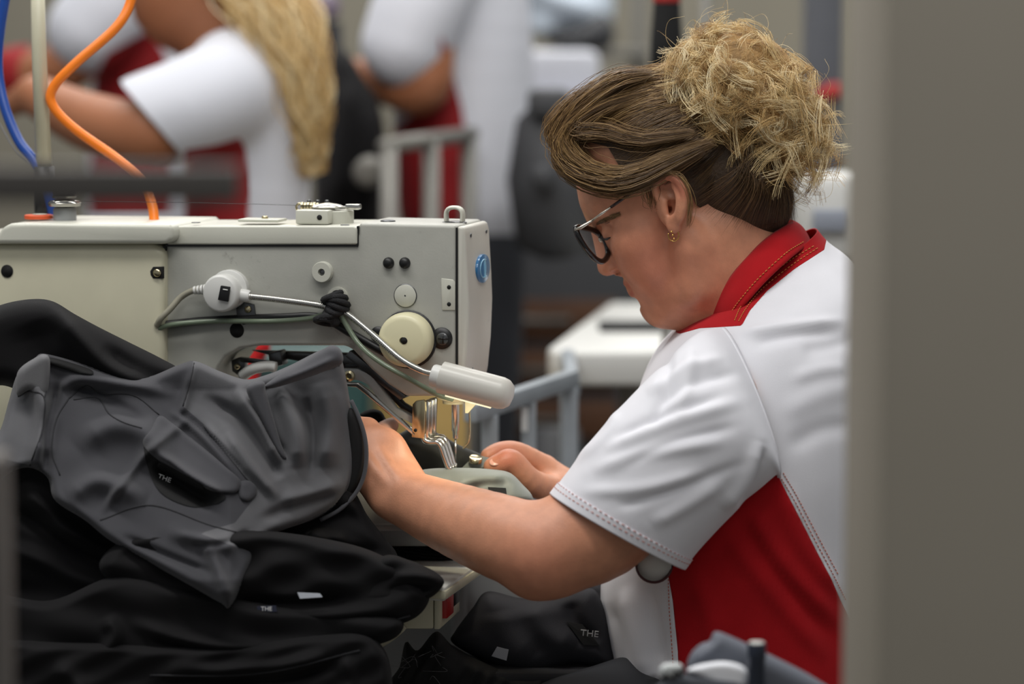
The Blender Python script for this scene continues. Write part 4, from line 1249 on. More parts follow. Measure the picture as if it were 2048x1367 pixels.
sfold = [([(1205, 905), (1330, 850), (1490, 800)], 13, .0045), ([(1180, 945), (1300, 905), (1460, 880)], 14, .0045), ([(1220, 880), (1330, 830), (1450, 790)], 9, -.0035), ([(1240, 935), (1350, 885), (1480, 850)], 10, -.0035),
         ([(1290, 790), (1360, 745), (1450, 715)], 11, .005), ([(1310, 810), (1390, 765), (1480, 745)], 11, -.004), ([(1160, 985), (1290, 975), (1420, 940)], 13, .0035), ([(1230, 1015), (1330, 985), (1500, 920)], 10, -.003),
         ([(1340, 700), (1330, 780), (1300, 860)], 13, -.005), ([(1385, 690), (1375, 770), (1350, 840)], 13, .004), ([(1440, 1020), (1490, 960), (1520, 880)], 14, .006), ([(1470, 1015), (1510, 960), (1530, 890)], 9, -.005),
         ([(1300, 1050), (1370, 1010), (1450, 960)], 14, .004), ([(1150, 925), (1215, 870), (1240, 820)], 10, .003)]
for m in (False, True):
    sv, sf = loft(sleeve_rings(m), 110, 150)
    n_ = vnormals(sv, sf)
    cen = sv.reshape(110, 150, 3).mean(1).repeat(150, 0)
    if (n_ * (sv - cen)).sum() < 0: n_ = -n_
    sv = sv + n_ * (0 if m else fold_disp(proj(sv), sfold)[:, None])
    sl = obj('sleeve', (sv, sf), M_white, shirt, solid=0.0016)
    if not m:
        sbvh = bvh_of(sv, sf); svn = sv.copy()
        hemv = sv.reshape(110, 150, 3)
        # hem fold, turned and double stitched
        hr = hemv[0:11] + n_.reshape(110, 150, 3)[0:11] * 0.0012
        obj('sleeve_hem', (hr.reshape(-1, 3), grid_faces(11, 150, True)), M_white, sl, solid=0.0016)
        def ringpath(i, off):
            return hemv[i] + n_.reshape(110, 150, 3)[i] * off
        def dashes(path, every=3, r=0.00036):
            vf = []
            for k in range(0, len(path) - 1, every):
                vf.append(tube([path[k], path[k] * 0.3 + path[(k + 1) % len(path)] * 0.7, path[(k + 1) % len(path)]], r, 5))
            return join(*vf)
        tag(obj('hem_stitching', join(dashes(ringpath(10, 0.0024), 2), dashes(ringpath(6, 0.0024), 2)), M_stitch_r, sl), kind='stuff')
        seam = [ringpath(109, 0.0015)[k] for k in range(0, 75)]
        obj('armhole_seam', tube([p for p in ringpath(107, 0.0008)[0:76]], 0.0011, 6), M_white, sl)
# collar
cin = [(1594, 446, 0), (1580, 447, -.030), (1532, 478, -.056), (1482, 528, -.066), (1440, 585, -.062), (1413, 636, -.046), (1398, 664, -.022)]
cou = [(1624, 494, 0), (1614, 492, -.048), (1578, 519, -.083), (1528, 566, -.097), (1488, 612, -.095), (1462, 646, -.080), (1436, 672, -.045)]
def both(c):
    n = [P(*q) for q in c]
    return [p * [1, -1, 1] for p in n[:0:-1]] + n
I_, O_ = spline(both(cin), 120), spline(both(cou), 120)
rows = []
for t in np.linspace(0, 1, 12):
    r_ = I_ * (1 - t) + O_ * t
    bl = math.sin(t * math.pi) * 0.006
    r_ = r_ + np.stack([0 * r_[:, 0], np.sign(r_[:, 1]) * np.minimum(np.abs(r_[:, 1]) * 8, 1) * bl, np.full(120, bl * 0.7)], 1)
    rows.append(r_)
stand = [I_ + np.array([0.006, 0, -0.02]) * t + (-I_ * [0, 0.08, 0]) * 0 for t in (1.0, 0.6, 0.25)]
cvf = (np.array(stand + rows).reshape(-1, 3), grid_faces(15, 120))
collar = obj('collar', cvf, M_redc, shirt, solid=0.0022)
collar['label'] = 'red folded shirt collar'
cb = bvh_of(*cvf)
def stl(name, bvh, pls, m, par, **k):
    vf = []
    for p in pls:
        try: vf.append(stitch_line(bvh, p, **k))
        except Exception: pass
    if vf: tag(obj(name, join(*vf), m, par), kind='stuff')
stl('collar_stitching', cb, [[(1604, 485), (1570, 508), (1520, 555), (1480, 602), (1455, 638)]], M_stitch_y, collar, step=6, off=0.0018)
stl('yoke_stitching', tbvh, [[(1634, 498), (1580, 535), (1525, 580), (1494, 618), (1478, 645)], [(1626, 494), (1570, 530), (1515, 575), (1484, 614), (1470, 644)]], M_stitch_y, shirt, step=6, off=0.0016)
stl('side_stitching', tbvh, [[(1556, 945), (1590, 1005), (1628, 1078), (1665, 1150), (1690, 1200)], [(1566, 945), (1600, 1005), (1638, 1078), (1675, 1150)], [(1338, 1150), (1340, 1220), (1346, 1300), (1350, 1366)]], M_stitch_r, shirt, step=7, off=0.0016)
bd = obj('badge', lathe([(0.002, 0.004), (0.017, 0.004), (0.0175, 0.001), (0.0175, -0.002), (0.002, -0.0035)], P(1308, 1128, -0.195), (0.1, 1, 0.2), 28), mat('badge_white', srgb(206, 204, 200), 0.4), woman)
obj('badge_rim', tube([P(1308, 1128, -0.195) + np.array([0.0178 * math.cos(a), -0.002, 0.0178 * math.sin(a)]) for a in np.linspace(0, 2 * math.pi, 30)], 0.0014, 6), mat('badge_rim', srgb(70, 22, 26), 0.4), bd)
# legs and seat below the picture
M_trs = mat('dark_trousers', srgb(40, 42, 48), 0.8)
L = Vol((-0.15, -0.24, -0.01), (0.42, 0.24, 0.72), 0.006)
for s in (1, -1):
    L.chain([np.array([0.25, -0.08 * s, 0.60]), np.array([0.03, -0.11 * s, 0.56]), np.array([-0.02, -0.11 * s, 0.50]), np.array([0.0, -0.11 * s, 0.09])], [0.095, 0.075, 0.062, 0.045], 0.02)
    L.cone((0.0, -0.11 * s, 0.045), (-0.10, -0.12 * s, 0.035), 0.04, 0.03, 0.02)
L.ell((0.25, 0, 0.60), (0.13, 0.165, 0.10), None, 0.02)
lv_, lf_ = L.mesh(1)
obj('trousers', clip(lv_, lf_.tolist(), lv_[:, 2] - 0.085), M_trs, woman)
for s in (1, -1):
    obj('shoe', clip(lv_, lf_.tolist(), np.minimum(0.085 - lv_[:, 2], lv_[:, 1] * s)), M_blk, woman)
st = empty('work_stool', (0.26, 0, 0), 'black padded work stool under the seamstress', 'stool')
obj('seat', lathe([(0.17, 0.455), (0.19, 0.465), (0.19, 0.492), (0.175, 0.502)], (0.26, 0, 0), AZ, 36), M_trs, st, sharp=50)
obj('column', lathe([(0.025, 0.06), (0.025, 0.46)], (0.26, 0, 0), AZ, 20), M_trs, st, sharp=50)
for k in range(5):
    a = 2 * math.pi * k / 5
    obj('foot', tube([(0.26, 0, 0.07), (0.26 + 0.26 * math.cos(a), 0.26 * math.sin(a), 0.02)], [0.022, 0.018], 10), M_trs, st)
# ================================================================ garments
M_gfab = mat('charcoal_grey_fabric', srgb(78, 78, 82), 0.8, var=0.05, vscale=40, bump=0.15, bscale=1200, sheen=0.15, spec=0.2)
M_gfab2 = mat('lighter_grey_fabric', srgb(98, 98, 100), 0.8, var=0.05, vscale=40, bump=0.15, bscale=1200, sheen=0.12)
M_kfab = mat('black_fabric', srgb(13, 12, 14), 0.85, var=0.06, vscale=40, bump=0.15, bscale=1200, sheen=0.02, spec=0.25)
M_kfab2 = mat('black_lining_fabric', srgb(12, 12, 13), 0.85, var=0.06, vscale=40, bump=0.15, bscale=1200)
M_seam = mat('dark_seam_grey', srgb(34, 34, 37), 0.9)  # plain dark grey, used for seams, trolley and stand parts
def mesh_of(o):
    me = o.data
    v = np.empty(len(me.vertices) * 3, np.float32); me.vertices.foreach_get('co', v)
    return v.reshape(-1, 3) + WLOC[o], [list(p.vertices) for p in me.polygons]
def seams(par, pls, r=0.0007, off=0.0002, m=None, name='seam'):
    b = bvh_of(*mesh_of(par))
    vf = []
    for pl in pls:
        q = surf_line(b, pl, max(8, int(np.sum(np.hypot(*np.diff(np.asarray(pl, float), axis=0).T)) / 8)), off)
        run = [q[0]] if q else []
        for p in q[1:]:
            if np.linalg.norm(p - run[-1]) > 0.03:
                if len(run) > 2: vf.append(tube(run, r, 6))
                run = [p]
            else: run.append(p)
        if len(run) > 2: vf.append(tube(run, r, 6))
    if vf: tag(obj(name, join(*vf), m or M_seam, par), kind='stuff')
def rip(seed, amp, sx=70.0, sy=40.0, ang=0.0):
    r_ = np.random.default_rng(seed)
    ks = [(r_.normal() / sx, r_.normal() / sy, r_.uniform(0, 6.28), r_.uniform(0.4, 1)) for _ in range(7)]
    ca, sa = math.cos(ang), math.sin(ang)
    def f(p):
        x = p[:, 0] * ca + p[:, 1] * sa; y = -p[:, 0] * sa + p[:, 1] * ca
        o = np.zeros(len(p))
        for a, b, c, w in ks: o += w * np.sin(a * x * 2 + b * y * 2 + c)
        return amp * o / 3
    return f
SG = 'shorts piled in front of the sewing machine'
# --- top black pair thrown over the pile
k1 = drape('shorts', [(-60, 640), (0, 610), (60, 598), (105, 602), (150, 628), (200, 655), (260, 685), (320, 715), (372, 745), (440, 800), (420, 860), (300, 860), (150, 820), (60, 790), (0, 770), (-60, 790)], -0.085, 0.035, M_kfab,
           folds=[([(110, 610), (160, 680), (230, 740), (330, 770)], 18, .018), ([(60, 640), (90, 720), (150, 760)], 40, -.012), ([(200, 690), (280, 745), (370, 770)], 16, -.010)], w=40, back=0.02, g=6)
tag(k1, 'black shorts thrown on top of the pile beside the motor housing', 'shorts', SG)
# --- the big grey pair being sewn, hanging towards the viewer
main_ol = [(36, 745), (70, 715), (88, 707), (150, 722), (250, 752), (300, 752), (360, 728), (392, 722), (440, 742), (490, 758), (530, 750), (580, 730), (640, 700), (668, 694), (680, 706), (690, 745), (698, 790), (704, 830), (712, 870), (712, 930), (700, 975), (672, 1010),
           (620, 1040), (570, 1058), (530, 1075), (508, 1120), (488, 1160), (460, 1214), (440, 1205), (380, 1170), (300, 1125), (220, 1080), (170, 1040), (110, 1000), (95, 955), (60, 935), (20, 945), (-20, 980), (-30, 900), (0, 860), (18, 800)]
def yb_(p):
    return -0.115 - 0.125 * np.clip((p[:, 1] - 780) / 380, 0, 1) * np.clip((760 - p[:, 0]) / 300, 0, 1) + 0.02 * np.clip((p[:, 0] - 560) / 160, 0, 1)
mfold = [([(60, 740), (90, 830), (75, 940)], 24, .016), ([(120, 760), (95, 850), (90, 960)], 12, -.012), ([(140, 770), (215, 800), (300, 850)], 14, -.006),
         ([(150, 900), (220, 850), (300, 870), (330, 960)], 34, .012), ([(130, 1000), (200, 960), (300, 1000)], 26, .010), ([(105, 800), (150, 760), (260, 770), (360, 790)], 14, .007),
         ([(385, 730), (370, 800), (360, 830)], 10, .006), ([(400, 790), (480, 840), (540, 920), (560, 960)], 16, -.010), ([(470, 770), (520, 850), (560, 930)], 16, .012), ([(550, 760), (590, 850), (600, 940)], 22, .012), ([(520, 780), (540, 860), (575, 920)], 10, -.008),
         ([(640, 760), (660, 850), (650, 940)], 24, .010), ([(610, 790), (625, 870), (620, 960)], 12, -.007), ([(385, 830), (300, 900), (250, 960), (200, 1030)], 10, .007),
         ([(310, 900), (380, 950), (450, 990)], 10, .010), ([(300, 925), (370, 975), (430, 1010)], 16, -.016), ([(450, 860), (500, 930), (560, 1000)], 12, .008), ([(560, 1000), (620, 990), (690, 960)], 20, .008), ([(520, 1040), (590, 1010), (680, 985)], 12, -.006),
         ([(330, 1060), (420, 1080), (480, 1090)], 20, .009), ([(400, 1060), (440, 1150), (455, 1200)], 16, .008), ([(240, 1070), (330, 1110), (430, 1150)], 10, -.006), ([(500, 1060), (450, 1085), (380, 1090)], 8, -.005)]
mfold = [(a, w_ * 0.85, m_ * 1.5) for a, w_, m_ in mfold]
mfold += [([(336, 818), (400, 868), (490, 968)], 7, .006), ([(350, 812), (430, 880), (505, 962)], 5, -.005), ([(408, 845), (455, 900), (510, 965)], 7, .006)]
main = drape('shorts', main_ol, yb_, 0.022, M_gfab, folds=mfold, g=4.5, w=15, back=0.012, n=420, bump=rip(4, 0.0035, 90, 60))
tag(main, 'charcoal grey shorts with seamed pockets held under the needle', 'shorts', SG)
# the darker panels of the grey pair
M_two = mat('two_tone_grey_fabric', srgb(88, 88, 91), 0.8, var=0.05, vscale=40, bump=0.15, bscale=1200, sheen=0.15, spec=0.2)
nt_ = M_two.node_tree; bs_ = nt_.nodes['Principled BSDF']
aa_ = nt_.nodes.new('ShaderNodeAttribute'); aa_.attribute_name = 'panel'
gt_ = nt_.nodes.new('ShaderNodeMath'); gt_.operation = 'GREATER_THAN'; gt_.inputs[1].default_value = 0.0
nt_.links.new(aa_.outputs['Fac'], gt_.inputs[0])
mx_ = nt_.nodes.new('ShaderNodeMix'); mx_.data_type = 'RGBA'
nt_.links.new(gt_.outputs[0], mx_.inputs['Factor']); nt_.links.new(bs_.inputs['Base Color'].links[0].from_socket, mx_.inputs['A'])
mx_.inputs['B'].default_value = (*srgb(62, 62, 66), 1); nt_.links.new(mx_.outputs['Result'], bs_.inputs['Base Color'])
main.data.materials[0] = M_two
mv_ = mesh_of(main)[0]
dark_ = [(97, 690), (388, 712), (378, 770), (366, 812), (408, 848), (500, 965), (505, 1000), (470, 1045), (400, 1066), (512, 1108), (480, 1240), (300, 1170), (60, 1010), (-60, 1010), (-60, 900), (60, 930), (84, 860), (90, 796), (96, 712)]
pa_ = main.data.attributes.new('panel', 'FLOAT', 'POINT'); pa_.data.foreach_set('value', np.clip(sdist(proj(mv_), dark_), -20, 20).astype(np.float32))
M_dpan = mat('dark_grey_panel_fabric', srgb(62, 62, 66), 0.8, var=0.05, vscale=40, bump=0.15, bscale=1200, sheen=0.15, spec=0.2)
M_seam2 = mat('charcoal_seam_thread', srgb(42, 42, 45), 0.9)
seams(main, [[(388, 726), (378, 770), (366, 812)], [(137, 797), (173, 770), (202, 786), (267, 790), (318, 829)], [(147, 799), (195, 796), (217, 826), (246, 844), (284, 856)], [(137, 797), (112, 840), (104, 900), (120, 950)],
             [(92, 712), (96, 760), (88, 796)], [(530, 776), (600, 752), (688, 728)], [(200, 1040), (300, 1010), (420, 1050), (500, 1070)], [(700, 985), (640, 1030), (560, 1064)], [(408, 850), (450, 905), (500, 965)], [(36, 792), (60, 782), (88, 796), (84, 860), (60, 930)]], 0.0008, m=M_seam2)
b_ = bvh_of(*mesh_of(main))
def on_y(bv_, off, Y0):
    def f(pix):
        out = np.full(len(pix), np.nan)
        for i, (x, y) in enumerate(pix):
            h = hit(bv_, x, y, 0)
            if h is not None: out[i] = h[1]
        if np.isnan(out).all(): out[:] = Y0
        out[np.isnan(out)] = np.nanmean(out)
        return out - off
    return f
drape('pocket_shadow', [(290, 890), (330, 926), (420, 978), (452, 992), (430, 1008), (380, 1012), (322, 985), (296, 935)], on_y(b_, 0.0012, -.15), 0.0005, M_kfab2, parent=main, w=10, back=0.002, g=4)  # thin black patch painting in the shadow below the flap
fl_ = drape('pocket_flap', [(286, 888), (302, 858), (319, 831), (345, 846), (410, 897), (450, 932), (482, 962), (472, 984), (440, 984), (414, 977), (370, 952), (325, 926)], on_y(b_, 0.003, -.15), 0.005, M_dpan, parent=main, w=10, back=0.002, g=4)
drape('button', [(478, 966), (496, 960), (512, 972), (512, 990), (496, 1002), (480, 994)], on_y(b_, 0.0015, -.15), 0.005, M_dpan, parent=main, w=14, back=0.002, g=3)
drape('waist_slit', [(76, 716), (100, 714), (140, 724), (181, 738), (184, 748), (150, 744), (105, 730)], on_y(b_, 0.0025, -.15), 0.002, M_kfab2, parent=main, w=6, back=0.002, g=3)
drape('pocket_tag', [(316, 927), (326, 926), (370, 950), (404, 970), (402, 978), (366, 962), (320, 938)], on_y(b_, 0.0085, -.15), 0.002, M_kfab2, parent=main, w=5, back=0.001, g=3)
def text_on(txt, par, p0, xdir, ydir, size, m, name='lettering'):
    cu = bpy.data.curves.new(name, 'FONT'); cu.body = txt; cu.size = size; cu.extrude = 0.0002
    cu.align_x = 'CENTER'; cu.align_y = 'CENTER'
    o = bpy.data.objects.new(name, cu); COL.objects.link(o)
    cu.materials.append(m)
    x = np.array(xdir, float); x /= np.linalg.norm(x); y = np.array(ydir, float); y -= x * (x @ y); y /= np.linalg.norm(y); z = np.cross(x, y)
    M4 = Matrix(((x[0], y[0], z[0], p0[0] - WLOC[par][0]), (x[1], y[1], z[1], p0[1] - WLOC[par][1]), (x[2], y[2], z[2], p0[2] - WLOC[par][2]), (0, 0, 0, 1)))
    me = bpy.data.meshes.new_from_object(o.evaluated_get(bpy.context.evaluated_depsgraph_get()))
    bpy.data.objects.remove(o)
    o = bpy.data.objects.new(name, me); COL.objects.link(o)
    o.parent = par; o.matrix_basis = M4
    WLOC[o] = WLOC[par]
    return o
M_print = mat('white_print', srgb(225, 225, 225), 0.6)
pc_ = P(346, 946, -0.20); h_ = hit(b_, 340, 940, 0.010)
if h_ is not None:
    text_on('THE', main, h_, (0.93, 0, -0.36), (0.3, -0.3, 0.9), 0.0075, M_print)
# belt loops and dark mouth of the leg by the wrist
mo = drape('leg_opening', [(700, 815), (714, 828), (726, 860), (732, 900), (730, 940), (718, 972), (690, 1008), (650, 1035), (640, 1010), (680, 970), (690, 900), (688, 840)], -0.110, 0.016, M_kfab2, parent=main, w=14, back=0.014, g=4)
cuff = ptube([(702, 800, -.118), (716, 830, -.122), (729, 870, -.124), (733, 910, -.126), (728, 950, -.128), (712, 985, -.130), (680, 1018, -.134), (640, 1040, -.138)], 0, 0.0022, 8)
obj('cuff_edge', cuff, M_gfab, main)
wb = drape('waist_flap', [(528, 772), (560, 748), (600, 728), (640, 702), (664, 690), (682, 700), (684, 726), (650, 742), (600, 760), (545, 776)], -0.150, 0.012, M_gfab, parent=main, w=16, back=0.006, g=4, folds=[([(560, 765), (620, 740), (676, 712)], 8, .006)])
wl = drape('waist_tab', [(494, 772), (526, 762), (534, 790), (560, 880), (575, 920), (552, 905), (520, 840), (500, 800)], -0.158, 0.010, M_gfab, parent=main, w=10, back=0.006, g=4)
wl2 = drape('waistband', [(36, 742), (72, 714), (90, 708), (100, 722), (96, 780), (84, 800), (60, 780), (34, 790)], -0.150, 0.012, M_gfab2, parent=main, w=14, back=0.006, g=4)
# --- the stack underneath, one outline each
stack = [
    ([(540, 1010), (640, 980), (700, 975), (735, 1030), (770, 1075), (795, 1110), (792, 1150), (770, 1190), (700, 1195), (600, 1180), (520, 1170), (480, 1120)], -0.105, .028, M_kfab, 'black shorts folded under the grey pair, sleeve-like leg pointing at the elbow',
        [([(560, 1090), (640, 1070), (700, 1080)], 12, .012), ([(540, 1120), (640, 1105), (760, 1100)], 10, -.010), ([(620, 1060), (650, 1090), (655, 1120)], 12, .012), ([(560, 1150), (660, 1140), (780, 1130)], 12, .008)]),
    ([(770, 1110), (820, 1120), (862, 1138), (885, 1155), (886, 1170), (860, 1195), (800, 1215), (740, 1215), (700, 1200), (720, 1150)], -0.215, .020, M_kfab, 'black shorts with a leg end sticking out by the switch box',
        [([(780, 1150), (830, 1150), (880, 1160)], 10, .008), ([(770, 1180), (820, 1175), (870, 1175)], 9, -.008)]),
    ([(820, 1150), (850, 1175), (858, 1200), (830, 1235), (760, 1258), (660, 1272), (560, 1275), (440, 1260), (340, 1220), (240, 1180), (200, 1120), (300, 1060), (520, 1060), (690, 1085), (780, 1118)], -0.205, .030, M_kfab, 'black shorts in the pile with a small white tag at the waist',
        [([(560, 1240), (660, 1225), (800, 1222)], 14, .010), ([(460, 1200), (560, 1205), (700, 1200)], 10, -.010), ([(600, 1250), (700, 1250), (800, 1235)], 8, -.006)]),
    ([(-40, 890), (40, 870), (90, 890), (130, 940), (220, 1010), (330, 1080), (440, 1160), (520, 1240), (440, 1260), (300, 1260), (100, 1230), (-40, 1200)], -0.13, .035, M_kfab, 'black shorts at the outer side of the pile below the grey pair',
        [([(40, 960), (90, 1020), (180, 1090), (330, 1160)], 16, .014), ([(20, 1010), (120, 1080), (280, 1160)], 14, -.010), ([(0, 1080), (120, 1140), (260, 1190)], 18, .010)]),
    ([(-40, 1190), (100, 1200), (240, 1150), (400, 1180), (560, 1210), (700, 1220), (800, 1235), (790, 1275), (700, 1300), (560, 1320), (380, 1330), (200, 1320), (0, 1310), (-40, 1300)], -0.215, .030, M_kfab, 'folded black shorts in the lower middle of the pile',
        [([(210, 1230), (230, 1270), (200, 1320)], 14, .014), ([(250, 1240), (420, 1290), (640, 1290)], 14, .010), ([(300, 1280), (450, 1305), (640, 1305)], 8, -.008)]),
    ([(-40, 1290), (150, 1280), (400, 1290), (600, 1270), (720, 1262), (770, 1300), (785, 1367), (780, 1430), (500, 1430), (200, 1430), (-40, 1430)], -0.225, .035, M_kfab, 'lowest black shorts of the pile at the bottom edge',
        [([(350, 1340), (520, 1335), (660, 1310)], 12, .012), ([(300, 1365), (520, 1360), (680, 1330)], 10, -.010), ([(680, 1310), (700, 1350), (690, 1400)], 16, .010), ([(100, 1330), (160, 1370), (150, 1410)], 18, .010)]),
]
for i, (ol, Y_, B_, m_, lb_, fo_) in enumerate(stack):
    o_ = drape('shorts', ol, Y_, B_, m_, folds=fo_, w=22, back=0.05, g=5, bump=rip(20 + i, 0.006, 80, 34), n=260)
    tag(o_, lb_, 'shorts', SG)
    if i == 2:
        b2 = bvh_of(*mesh_of(o_))
        for q, sz, tx in (([(595, 1184), (640, 1186), (645, 1193), (600, 1196)], 0, ''), ([(514, 1212), (552, 1210), (554, 1222), (516, 1224)], 1, 'THE')):
            pts = [P(x, y, -0.246) for x, y in q]
            tg = obj('care_tag', prism(pts, (0, -0.001, 0)), mat('white_tag', srgb(200, 205, 215), 0.6) if not sz else mat('navy_tag', srgb(34, 38, 58), 0.7), o_, smooth=False)
            if sz:
                text_on('THE', tg, P(533, 1217, -0.2485), (1, 0, 0), (0, 0, 1), 0.006, M_print)
    if i in (2, 4, 5):
        seams(o_, {2: [[(560, 1262), (700, 1262), (820, 1230)]], 4: [[(330, 1318), (520, 1312), (700, 1292)]], 5: [[(300, 1350), (520, 1345), (720, 1300)]]}[i], 0.0012)
rd = obj('rounded_plastic_edge', ptube([(738, 1288, -.16), (770, 1270, -.16), (793, 1252, -.16), (800, 1244, -.16)], 0, 0.009, 10), M_cream if 'M_cream' in globals() else M_gfab)
tag(rd, 'cream plastic knee lever bar peeking out under the pile', 'lever')
# --- support under the pile
sup_ = empty('garment_trolley', (-0.35, -0.23, 0), 'dark steel trolley shelf carrying the pile of shorts', 'trolley')
obj('shelf', box((-0.35, -0.23, 0.58), (0.44, 0.14, 0.03), 0.004), M_seam, sup_, sharp=30)
for x in (-0.55, -0.15):
    for y in (-0.28, -0.18):
        obj('leg', box((x, y, 0.275), (0.025, 0.025, 0.55), 0.002), M_seam, sup_, sharp=30)
# --- the part being sewn: waist flap stretched between the hands over the bed
M_wrk = mat('olive_grey_fabric', srgb(112, 118, 112), 0.55, var=0.05, vscale=60, bump=0.12, bscale=1200, sheen=0.2)
wk = empty('sewn_piece', P(930, 1000, 0.0), 'grey waist piece with a snap stretched under the needle', 'garment part')
def wy(p): return -0.046 - 0.02 * np.clip((p[:, 1] - 935) / 60, 0, 1)
obj_ = drape('fabric_front', [(815, 950), (840, 940), (870, 936), (930, 935), (985, 938), (1020, 945), (1045, 968), (1064, 990), (1062, 1008), (1020, 1016), (960, 1020), (880, 1020), (820, 1000)], wy, 0.022, M_wrk, parent=wk, w=40, back=0.03, g=4,
             folds=[([(930, 985), (975, 968), (1030, 975)], 14, -.008), ([(900, 965), (960, 958), (1010, 955)], 14, .006)])
drape('fabric_back', [(776, 880), (800, 866), (840, 850), (880, 868), (920, 890), (966, 910), (975, 925), (960, 940), (900, 944), (845, 945), (810, 920)], 0.030, 0.008, mat('dark_olive_fabric', srgb(52, 54, 52), 0.7, sheen=0.15), parent=wk, w=30, back=0.01, g=4, tilt=(-0.1, 0),
      folds=[([(800, 890), (860, 900), (900, 930)], 14, .006)])
drape('fabric_bunch', [(718, 832), (740, 818), (762, 822), (775, 842), (790, 850), (770, 870), (740, 860)], 0.0, 0.014, M_kfab, parent=wk, w=14, back=0.01, g=4)
fold = [P(915, 940, 0.0), P(945, 926, -0.003), P(965, 918, -0.004), P(985, 922, -0.006), P(980, 938, -0.006), P(970, 944, -0.004)]
flv = prism([P(922, 940, -0.004), P(940, 922, -0.002), P(958, 914, 0.002), P(978, 918, 0.002), P(985, 926, -0.002), P(972, 934, -0.006), P(945, 944, -0.008)], (0.0, 0.0, 0.0022), 0.0006)
obj('tab', flv, M_wrk, wk)
obj('fold_edge', ptube([(982, 922, -.006), (972, 930, -.008), (980, 938, -.009), (970, 944, -.010)], 0, 0.0016, 8), M_wrk, wk)
obj('snap_button', lathe([(0.0072, -0.003), (0.0072, 0.0010), (0.0064, 0.0018), (0.0052, 0.0014), (0.0002, 0.0012)], P(951, 917, -0.010), (0.1, -0.35, 0.93), 24), M_brass if 'M_brass' in globals() else M_seam, wk, sharp=50)
sl_ = [hit(bvh_of(*mesh_of(obj_)), x, y, 0.0012) for x, y in ((976, 975), (1012, 977), (1014, 992), (978, 989))]
if all(p is not None for p in sl_): obj('woven_label', prism(sl_, (0, -0.0006, 0)), M_kfab2, wk, smooth=False)
drape('hanging_cloth', [(700, 1010), (760, 1035), (800, 1055), (860, 1060), (900, 1075), (960, 1100), (860, 1072), (780, 1078), (720, 1060)], 0.0, 0.014, M_kfab2, parent=wk, w=14, back=0.02, g=5)
# scraps lying on the table
sg = 'cut fabric scraps on the table'
rs = np.random.default_rng(11)
for i in range(6):
    y0 = 1080 + i * 6
    drape_o = drape('fabric_scrap', [(756, y0 - 4), (800, y0 - 6 + rs.normal() * 2), (850, y0 + 2), (900, y0 + 6 + rs.normal() * 2), (905, y0 + 12), (850, y0 + 12), (800, y0 + 8), (756, y0 + 6)], 0.03 - 0.012 * i, 0.012, M_kfab, w=6, back=0.012, g=4, bump=rip(60 + i, 0.003, 30, 10))
    tag(drape_o, ['topmost', 'second', 'third', 'fourth', 'fifth', 'lowest'][i] + ' black fabric scrap in the small stack behind the forearm', 'fabric scrap', sg)
# --- cut parts in the lap: dark heap with a brand label
lapg = 'cut fabric parts heaped at the lap'
l1 = drape('fabric_part', [(975, 1182), (1040, 1195), (1100, 1192), (1170, 1175), (1200, 1195), (1225, 1290), (1228, 1345), (1150, 1330), (1085, 1348), (1030, 1345), (965, 1320), (905, 1285), (910, 1262), (945, 1215)], -0.05, .03, mat('graphite_fabric', srgb(52, 52, 56), 0.8, var=0.05, bump=0.15, bscale=1200, spec=0.2), w=40, back=0.05, g=5,
           folds=[([(1060, 1200), (1090, 1260), (1150, 1300)], 26, .010), ([(1000, 1220), (1010, 1270), (1060, 1320)], 30, .008), ([(1140, 1200), (1150, 1240), (1200, 1290)], 16, -.008)])
tag(l1, 'charcoal cut panel with a black brand label at the lap', 'fabric part', lapg)
bl = bvh_of(*mesh_of(l1))
q = [hit(bl, x, y, 0.0015) for x, y in ((1131, 1243), (1166, 1246), (1198, 1290), (1166, 1289))]
if all(p is not None for p in q):
    bt_ = obj('brand_label', prism(q, (0, -0.001, 0)), M_kfab2, l1, smooth=False)
    text_on('THE', bt_, hit(bl, 1173, 1272, 0.010), (0.99, 0, -0.1), (-0.3, -0.3, 0.9), 0.0105, M_print)
q = [hit(bl, x, y, 0.0015) for x, y in ((995, 1291), (1018, 1297), (1014, 1318), (984, 1309))]
if all(p is not None for p in q): obj('paper_sticker', prism(q, (0, -0.0006, 0)), mat('white_sticker', srgb(205, 206, 212), 0.7), l1, smooth=False)
l2 = drape('fabric_part', [(782, 1400), (800, 1330), (812, 1282), (835, 1300), (872, 1262), (905, 1290), (960, 1320), (1030, 1348), (1090, 1352), (1060, 1400)], -0.075, .03, M_kfab2, w=24, back=0.05, g=5, bump=rip(77, 0.006, 20, 20))
tag(l2, 'black ragged cut panel with loose threads beside the pile', 'fabric part', lapg)
l3 = drape('fabric_part', [(1040, 1420), (1085, 1352), (1140, 1334), (1190, 1338), (1240, 1346), (1250, 1420)], -0.07, .03, MATS['graphite_fabric'], w=24, back=0.05, g=5, bump=rip(78, 0.005, 30, 20))
tag(l3, 'dark folded cut panel under the labelled one', 'fabric part', lapg)
l4 = drape('fabric_part', [(1140, 1180), (1195, 1150), (1215, 1180), (1225, 1230), (1170, 1215)], 0.0, .02, M_gfab, w=14, back=0.03, g=4, bump=rip(79, 0.004, 16, 10))
tag(l4, 'grey cut edge tucked behind the shirt front', 'fabric part', lapg)
M_thr = mat('pale_thread', srgb(120, 120, 122), 0.7)
tv_ = []
for i in range(12):
    x, y = rs.uniform(800, 900), rs.uniform(1285, 1367)
    tv_.append(ptube([(x, y, -.112), (x + rs.normal() * 14, y + rs.normal() * 14, -.116), (x + rs.normal() * 22, y + rs.normal() * 22, -.110)], 0, 0.00018, 4, 8))
tag(obj('loose_threads', join(*tv_), M_thr, l2), kind='stuff')
